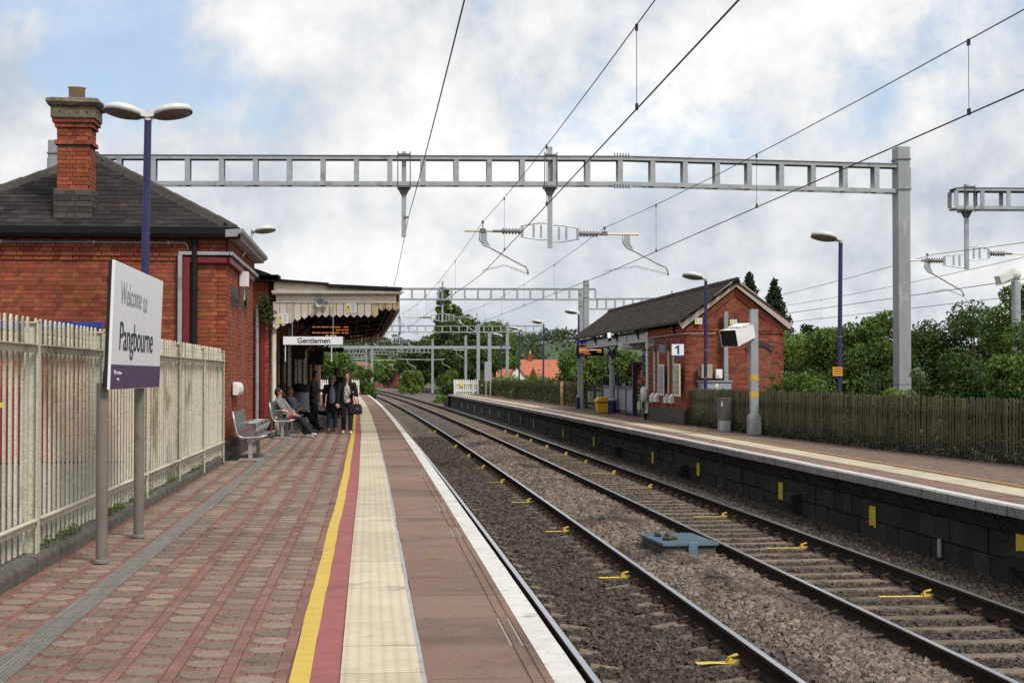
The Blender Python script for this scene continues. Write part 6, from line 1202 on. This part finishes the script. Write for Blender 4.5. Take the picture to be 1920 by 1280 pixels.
# behind the wooden fence
HED = 'shrubs and trees behind the wooden fence'
for i, a in enumerate((
    ('shrub', 'bright green leafy shrub beside the brick gable behind the fence', (14.7, 54.5, -.1), 3.1, 3.6, 8500, .085, L_lite, .2, 30),
    ('shrub', 'mid green shrub behind the purple lamp post with orange notice', (15.6, 52.0, -.1), 3.2, 3.4, 8500, .085, L_mid, .2, 26),
    ('tree', 'feathery green tree beside the left face of the big stanchion', (15.1, 47.0, -.1), 3.75, 2.6, 7500, .095, L_mid, .7, 22),
    ('tree', 'dark leafy tree behind the right side of the big stanchion', (16.9, 47.5, -.1), 3.35, 3.0, 8500, .085, L_dark, .4, 24),
    ('tree', 'rounded dark green tree between the stanchion and the tall thin tree', (18.2, 46.2, -.1), 3.95, 3.0, 9000, .08, L_dark, .5, 26),
    ('tree', 'tall thin leafed tree under the lattice gantry end', (18.3, 43.4, -.1), 4.65, 2.1, 3600, .085, L_mid, 1.0, 16),
    ('tree', 'tall dark tree behind the security camera pole', (18.7, 41.5, -.1), 4.75, 2.6, 7500, .085, L_dark, .8, 22),
    ('shrub', 'glossy green shrub leaning over the fence below the security camera', (14.6, 34.6, -.1), 2.75, 2.3, 5200, .085, L_mid, .2, 18),
    ('shrub', 'pale silvery shrub rising just above the fence', (12.9, 36.3, -.1), 1.95, .9, 900, .07, L_silver, .3, 9),
    ('shrub', 'low green brambles on the fence beside the stanchion foot', (12.2, 36.0, -.1), 1.35, 1.5, 1600, .06, L_lite, .1, 12),
    ('shrub', 'low dense green bush behind the fence between lamp and gable', (12.9, 46.0, -.1), 1.75, 2.4, 3800, .07, L_mid, .1, 18),
    ('shrub', 'low dense dark bush behind the fence under the stanchion', (14.3, 42.0, -.1), 1.9, 2.6, 4800, .07, L_dark, .1, 18),
    ('shrub', 'wide dark bush filling the gap behind the silvery shrub', (15.6, 39.5, -.1), 2.35, 2.9, 5600, .075, L_dark, .1, 20),
    ('tree', 'tall green tree under the far end of the lattice gantry', (22.0, 47.5, -.1), 4.6, 3.4, 5500, .09, L_mid, .8, 22),
    ('tree', 'broad dark tree beyond the security camera pole', (21.5, 40.0, -.1), 4.3, 3.4, 5500, .09, L_dark, .6, 22),
    ('shrub', 'sparse weedy shrub against the corner of the brick gable', (12.0, 46.5, -.1), 1.75, .8, 500, .06, L_mid, .2, 8),
)): tree(*a[:4], a[4], int(a[5]*1.7), a[6]*.74, a[7], a[8], 100 + i, a[0], a[9])
tree('conifer', 'dark cypress rising behind the waiting room ridge', (15.05, 62, -.1), 5.85, 3.2, 11000, .085, L_con, .5, 201, 'tree', 70, shape='spire')
tree('conifer', 'second dark cypress just right of the waiting room ridge', (15.95, 61.5, -.1), 5.55, 3.2, 11000, .085, L_con, .5, 202, 'tree', 70, shape='spire')
tree('conifer', 'drooping dark conifer against the right edge of the waiting room', (16.6, 58.5, -.1), 3.6, 2.0, 4200, .10, L_con, .3, 203, 'tree', 30)
for i, a in enumerate((
    ('shrub', 'green bush seen through the open shelter beside its far column', (11.6, 74, -.1), 2.9, 3.0, 2800, .12, L_mid), ('shrub', 'pink flowering shrub seen through the open shelter', (11.6, 69.5, -.1), 2.2, 1.5, 1400, .09, L_pink),
    ('shrub', 'second pink flowering shrub nearer the waiting room in the shelter opening', (12.4, 66.8, -.1), 1.95, 1.4, 1200, .09, L_pink), ('tree', 'dark green tree filling the shelter opening beside the waiting room', (14.2, 68, -.1), 3.6, 3.6, 3800, .13, L_dark),
    ('shrub', 'dark climbing bush behind the iron gate', (11.3, 58.5, -.1), 2.6, 1.5, 1800, .09, L_dark), ('tree', 'leafy bush behind the far fence next to the shelter', (11.5, 86, -.1), 3.25, 3.1, 4200, .13, L_mid), ('tree', 'bushy tree behind the far fence one step beyond the shelter bush', (11.0, 78, -.1), 2.5, 2.4, 2600, .12, L_mid),
    ('shrub', 'low hedge bush above the far fence near the lamp posts', (10.5, 100, -.1), 1.75, 4.0, 2600, .12, L_mid), ('shrub', 'low hedge bush above the far fence near the pickets', (10.0, 116, -.1), 1.65, 4.2, 2600, .13, L_lite),
    ('tree', 'big dark spreading tree behind the white picket gate', (12.9, 226, -1), 10.9, 11.5, 9000, .32, L_dark), ('tree', 'big green tree right of the dark spreading tree', (17.4, 224, -1), 10.4, 8.0, 7500, .30, L_mid), ('tree', 'dark tree left of the big spreading tree', (6.9, 238, -1), 7.9, 8.0, 5500, .30, L_dark),
    ('tree', 'leafy tree beyond the far fence beside the orange roofed house', (20.4, 150, -1), 4.6, 3.6, 3600, .22, L_mid),
    ('shrub', 'round green bush at the foot of the platform ramp', (7.7, 150, -1), 3.0, 3.2, 3000, .16, L_mid), ('shrub', 'bright bush beside the distant track', (5.2, 208, -1), 3.2, 4.2, 2800, .2, L_lite), ('shrub', 'dark low bush beside the second distant track', (8.4, 178, -1), 2.6, 3.5, 2200, .18, L_dark),
    ('shrub', 'green bush beside the white pickets of the near platform', (-.72, 128, -1), 3.25, 2.2, 3800, .13, L_mid), ('tree', 'green tree behind the white pickets under the canopy edge', (-4.0, 150, -1), 5.0, 5.0, 4000, .2, L_mid), ('tree', 'green tree standing at the bend of the line', (2.2, 318, -1), 6.2, 6.5, 3800, .32, L_lite),
    ('tree', 'lower green bush at the bend of the line', (-.2, 300, -1), 4.2, 5.0, 2800, .3, L_mid), ('tree', 'green tree behind the brick hut', (8, 335, -1), 6, 7, 3000, .34, L_mid), ('tree', 'dark green tree left of the bend behind the masts', (-7, 330, -1), 5.6, 7, 3000, .34, L_mid),
    ('shrub', 'small weedy clump at the end of the far platform', (6.4, 136, -1), .9, 1.2, 700, .1, L_mid), ('shrub', 'small weedy clump beside the far platform ramp', (5.9, 141, -1), .8, 1.2, 600, .1, L_lite),
)): tree(a[0], a[1], a[2], a[3], a[4], a[5], a[6], a[7], .15 if a[0] == 'shrub' else .9, 300 + i, a[0], 18)
tree('poplar', 'tall narrow poplar rising above the dark trees', (10.75, 240, -1), 16.3, 4.0, 9000, .28, L_mid, 2.5, 401, 'tree', 40, shape='column')
tree('poplar', 'shorter poplar leaning against the tall narrow one', (12.9, 243, -1), 14.0, 3.6, 7000, .28, L_mid, 2.0, 402, 'tree', 34, shape='column')
# houses
M_tile = mat('orange_roof_tile', (.42, .14, .075), (.33, .11, .065), 1.5, .85, rnd=.2, stain=[((.20, .09, .06), .6, .56, .76)])
def house(label, loc, wd, dp, eave, ridge_, rz=0, wallm=None, gable=True, chim=True):
    t = thing('house', label, 'house', loc, rz); mb = MB(); mb.box(-wd/2, -dp/2, 0, wd/2, dp/2, eave); mb.build('wall', wallm or M_white, t)
    mb = MB(); mb.prism([(-dp/2 - .4, eave - .1), (dp/2 + .4, eave - .1), (0, ridge_)], -wd/2 - .3, wd/2 + .3, 'x'); rf = mb.build('roof', M_tile, t)
    if chim: mb = MB(); mb.box(-.4, -.4, ridge_ - .6, .4, .4, ridge_ + 1.0); mb.build('chimney', M_brick, rf); mb = MB(); mb.lathe([(.14, 0), (.12, .5)], 10, (0, 0, ridge_ + 1)); mb.build('chimney_pot', M_pot, rf)
    for k in range(3): x = -wd*.3 + k*wd*.3; mb = MB(); mb.box(x - .6, -dp/2 - .04, eave*.35, x + .6, -dp/2 - .005, eave*.85); w_ = mb.build('window', M_white, t); mb = MB(); mb.box(x - .5, -dp/2 - .06, eave*.40, x + .5, -dp/2 - .042, eave*.80); mb.build('pane', M_glass, w_)
    if gable:
        mb = MB(); mb.prism([(-wd*.36, 0), (-wd*.12, 0), (-wd*.12, eave - .4), (-wd*.24, ridge_ - 1.2), (-wd*.36, eave - .4)], -dp/2 - 1.2, -dp/2 + .5, 'y'); mb.build('front_gable', wallm or M_white, t)
        for s_ in (-1, 1): mb = MB(); mb.bar((-wd*.24 + s_*wd*.15, -dp/2 - .35, eave - .75), (-wd*.24, -dp/2 - .35, ridge_ - 1.05), 2.2, .12); mb.build('gable_roof', M_tile, t)
    return t
house('white walled house with a broad orange tiled roof beyond the far fence', (26.2, 262, -1.25), 12.5, 8, 2.6, 5.4, R(4))
house('smaller house with dark brown gable in front of the orange roof', (27.2, 240, -1.25), 5.0, 5, 2.2, 4.1, R(10), M_brickW, False, False)
house('orange roofed house half hidden by trees beside the bend', (-2.4, 345, -1.25), 5, 7, 3.0, 5.6, R(60), M_brick, False, False)
t = thing('brick_hut', 'small plain brick hut beside the line at the bend', 'hut', (4.9, 318, -1.2)); mb = MB(); mb.box(-2.2, 0, 0, -.6, 5, 3.6); mb.build('wall', M_brickW, t); mb = MB(); mb.box(-.6, -.6, 0, 1.4, 5, 4.5); mb.build('front_wall', M_brickW, t); mb = MB(); mb.prism([(-2.5, 3.6), (-.6, 3.6), (-.6, 4.4)], -.2, 5.2, 'y'); mb.build('roof', M_slate, t); mb = MB(); mb.cyl((-.75, -.1, 0), (-.75, -.1, 3.6), .06, .06, 8); mb.build('downpipe', M_white, t)
# wooded hills
def hill(x, y): return 11*math.exp(-((x - 40)/300)**2 - ((y - 950)/230)**2) + 13*math.exp(-((x - 170)/110)**2 - ((y - 1000)/220)**2) + 12*math.exp(-((x + 60)/120)**2 - ((y - 1100)/220)**2) + 22*math.exp(-((x - 420)/260)**2 - ((y - 1150)/250)**2) + 16*math.exp(-((x + 420)/260)**2 - ((y - 1100)/250)**2)
xs = np.linspace(-900, 1100, 60); yy = np.linspace(480, 1700, 30); V = [(x, y, hill(x, y) - 2.2) for y in yy for x in xs]; F = [(i*60+j, i*60+j+1, (i+1)*60+j+1, (i+1)*60+j) for i in range(29) for j in range(59)]
tag(put('hills', npmesh('hills', np.array(V), np.array(F), mat('meadow', (.055, .082, .036), (.075, .10, .045), .02, .95), True)), kind='structure')
g = np.random.default_rng(77); P = []; 
for _ in range(1500):
    x, y = g.uniform(-420, 640), g.uniform(560, 1080)
    if (math.sin(x*.013 + 1.2) + math.sin(y*.021 + x*.004) > -.35): P.append((x, y, hill(x, y) - 2.2))
P = np.array(P); n = 62000; c = g.integers(0, len(P), n); v = g.normal(size=(n, 3)); v /= np.linalg.norm(v, axis=1)[:, None]; sz = g.uniform(3.0, 5.5, len(P))
Q = P[c] + v*(sz[c]*g.uniform(.55, 1.05, n))[:, None]*np.array([1.25, 1.25, .95]); Q[:, 2] += sz[c]*1.0; s = g.uniform(.5, 1.2, n)
a = g.normal(size=(n, 3)); a /= np.linalg.norm(a, axis=1)[:, None]; b = g.normal(size=(n, 3)); b -= a*(a*b).sum(1)[:, None]; b /= np.linalg.norm(b, axis=1)[:, None]
V = np.stack([Q - a*s[:, None], Q + b*s[:, None], Q + a*s[:, None], Q - b*s[:, None]], 1)
tag(put('woodland', npmesh('woodland', V.reshape(-1, 3), np.arange(n)[:, None]*4 + np.arange(4)[None], L_far)), 'distant woodland covering the low hills behind the station', 'woodland', kind='stuff')
# belts of trees further off that close the horizon
g = np.random.default_rng(78); P = np.stack([g.uniform(-260, 420, 420), g.uniform(345, 560, 420), np.full(420, -1.2)], -1); P = P[(np.abs(P[:, 0] - P[:, 1]*.0) > 0) & ~((P[:, 0] > -14) & (P[:, 0] < 14) & (P[:, 1] < 420))]
n = 36000; c = g.integers(0, len(P), n); v = g.normal(size=(n, 3)); v /= np.linalg.norm(v, axis=1)[:, None]; sz = g.uniform(1.5, 2.6, len(P)); Q = P[c] + v*(sz[c]*g.uniform(.5, 1.05, n))[:, None]*np.array([1.3, 1.3, 1]); Q[:, 2] = np.maximum(Q[:, 2] + sz[c]*.95, -1.1); s = g.uniform(.25, .55, n)
a = g.normal(size=(n, 3)); a /= np.linalg.norm(a, axis=1)[:, None]; b = g.normal(size=(n, 3)); b -= a*(a*b).sum(1)[:, None]; b /= np.linalg.norm(b, axis=1)[:, None]
V = np.stack([Q - a*s[:, None], Q + b*s[:, None], Q + a*s[:, None], Q - b*s[:, None]], 1)
tag(put('tree_belt', npmesh('tree_belt', V.reshape(-1, 3), np.arange(n)[:, None]*4 + np.arange(4)[None], L_far)), 'belt of distant trees closing the view behind the houses', 'woodland', kind='stuff')
# ---------------------------------------------------------------- lettering and figures become plain meshes
bpy.context.view_layer.update(); dg = bpy.context.evaluated_depsgraph_get()
for o in TXT:
    me = bpy.data.meshes.new_from_object(o.evaluated_get(dg)); nm = o.get('nm', 'lettering')
    n = bpy.data.objects.new(nm, me); me.name = nm; COL.objects.link(n); n.parent = o.parent; n.location = o.location; n.rotation_euler = o.rotation_euler; n.scale = o.scale
    if o.get('smooth'): me.polygons.foreach_set('use_smooth', [True]*len(me.polygons))
    bpy.data.objects.remove(o)
# ---------------------------------------------------------------- look-alikes share a group
GROUPS = {'lamp post': 'purple lamp posts along the platforms', 'bench': 'steel benches along the brick wall', 'gantry': 'steel gantries over the tracks', 'overhead mast': 'steel masts beside the far tracks', 'overhead wire': 'wires above the tracks', 'railway track': 'railway tracks',
          'shrub': 'shrubs and bushes beside the line', 'tree': 'trees beside the line', 'house': 'houses beyond the station', 'person': 'people under the canopy', 'warning notice': 'yellow warning notices', 'hanging sign': 'hanging station signs', 'poster': 'framed posters', 'meter box': 'meter boxes on the gable', 'departure display': 'departure displays', 'loudspeaker': 'horn loudspeakers'}
for o in SC.objects:
    if o.parent is None and o.get('category') in GROUPS and not o.get('kind'): o['group'] = GROUPS[o['category']]
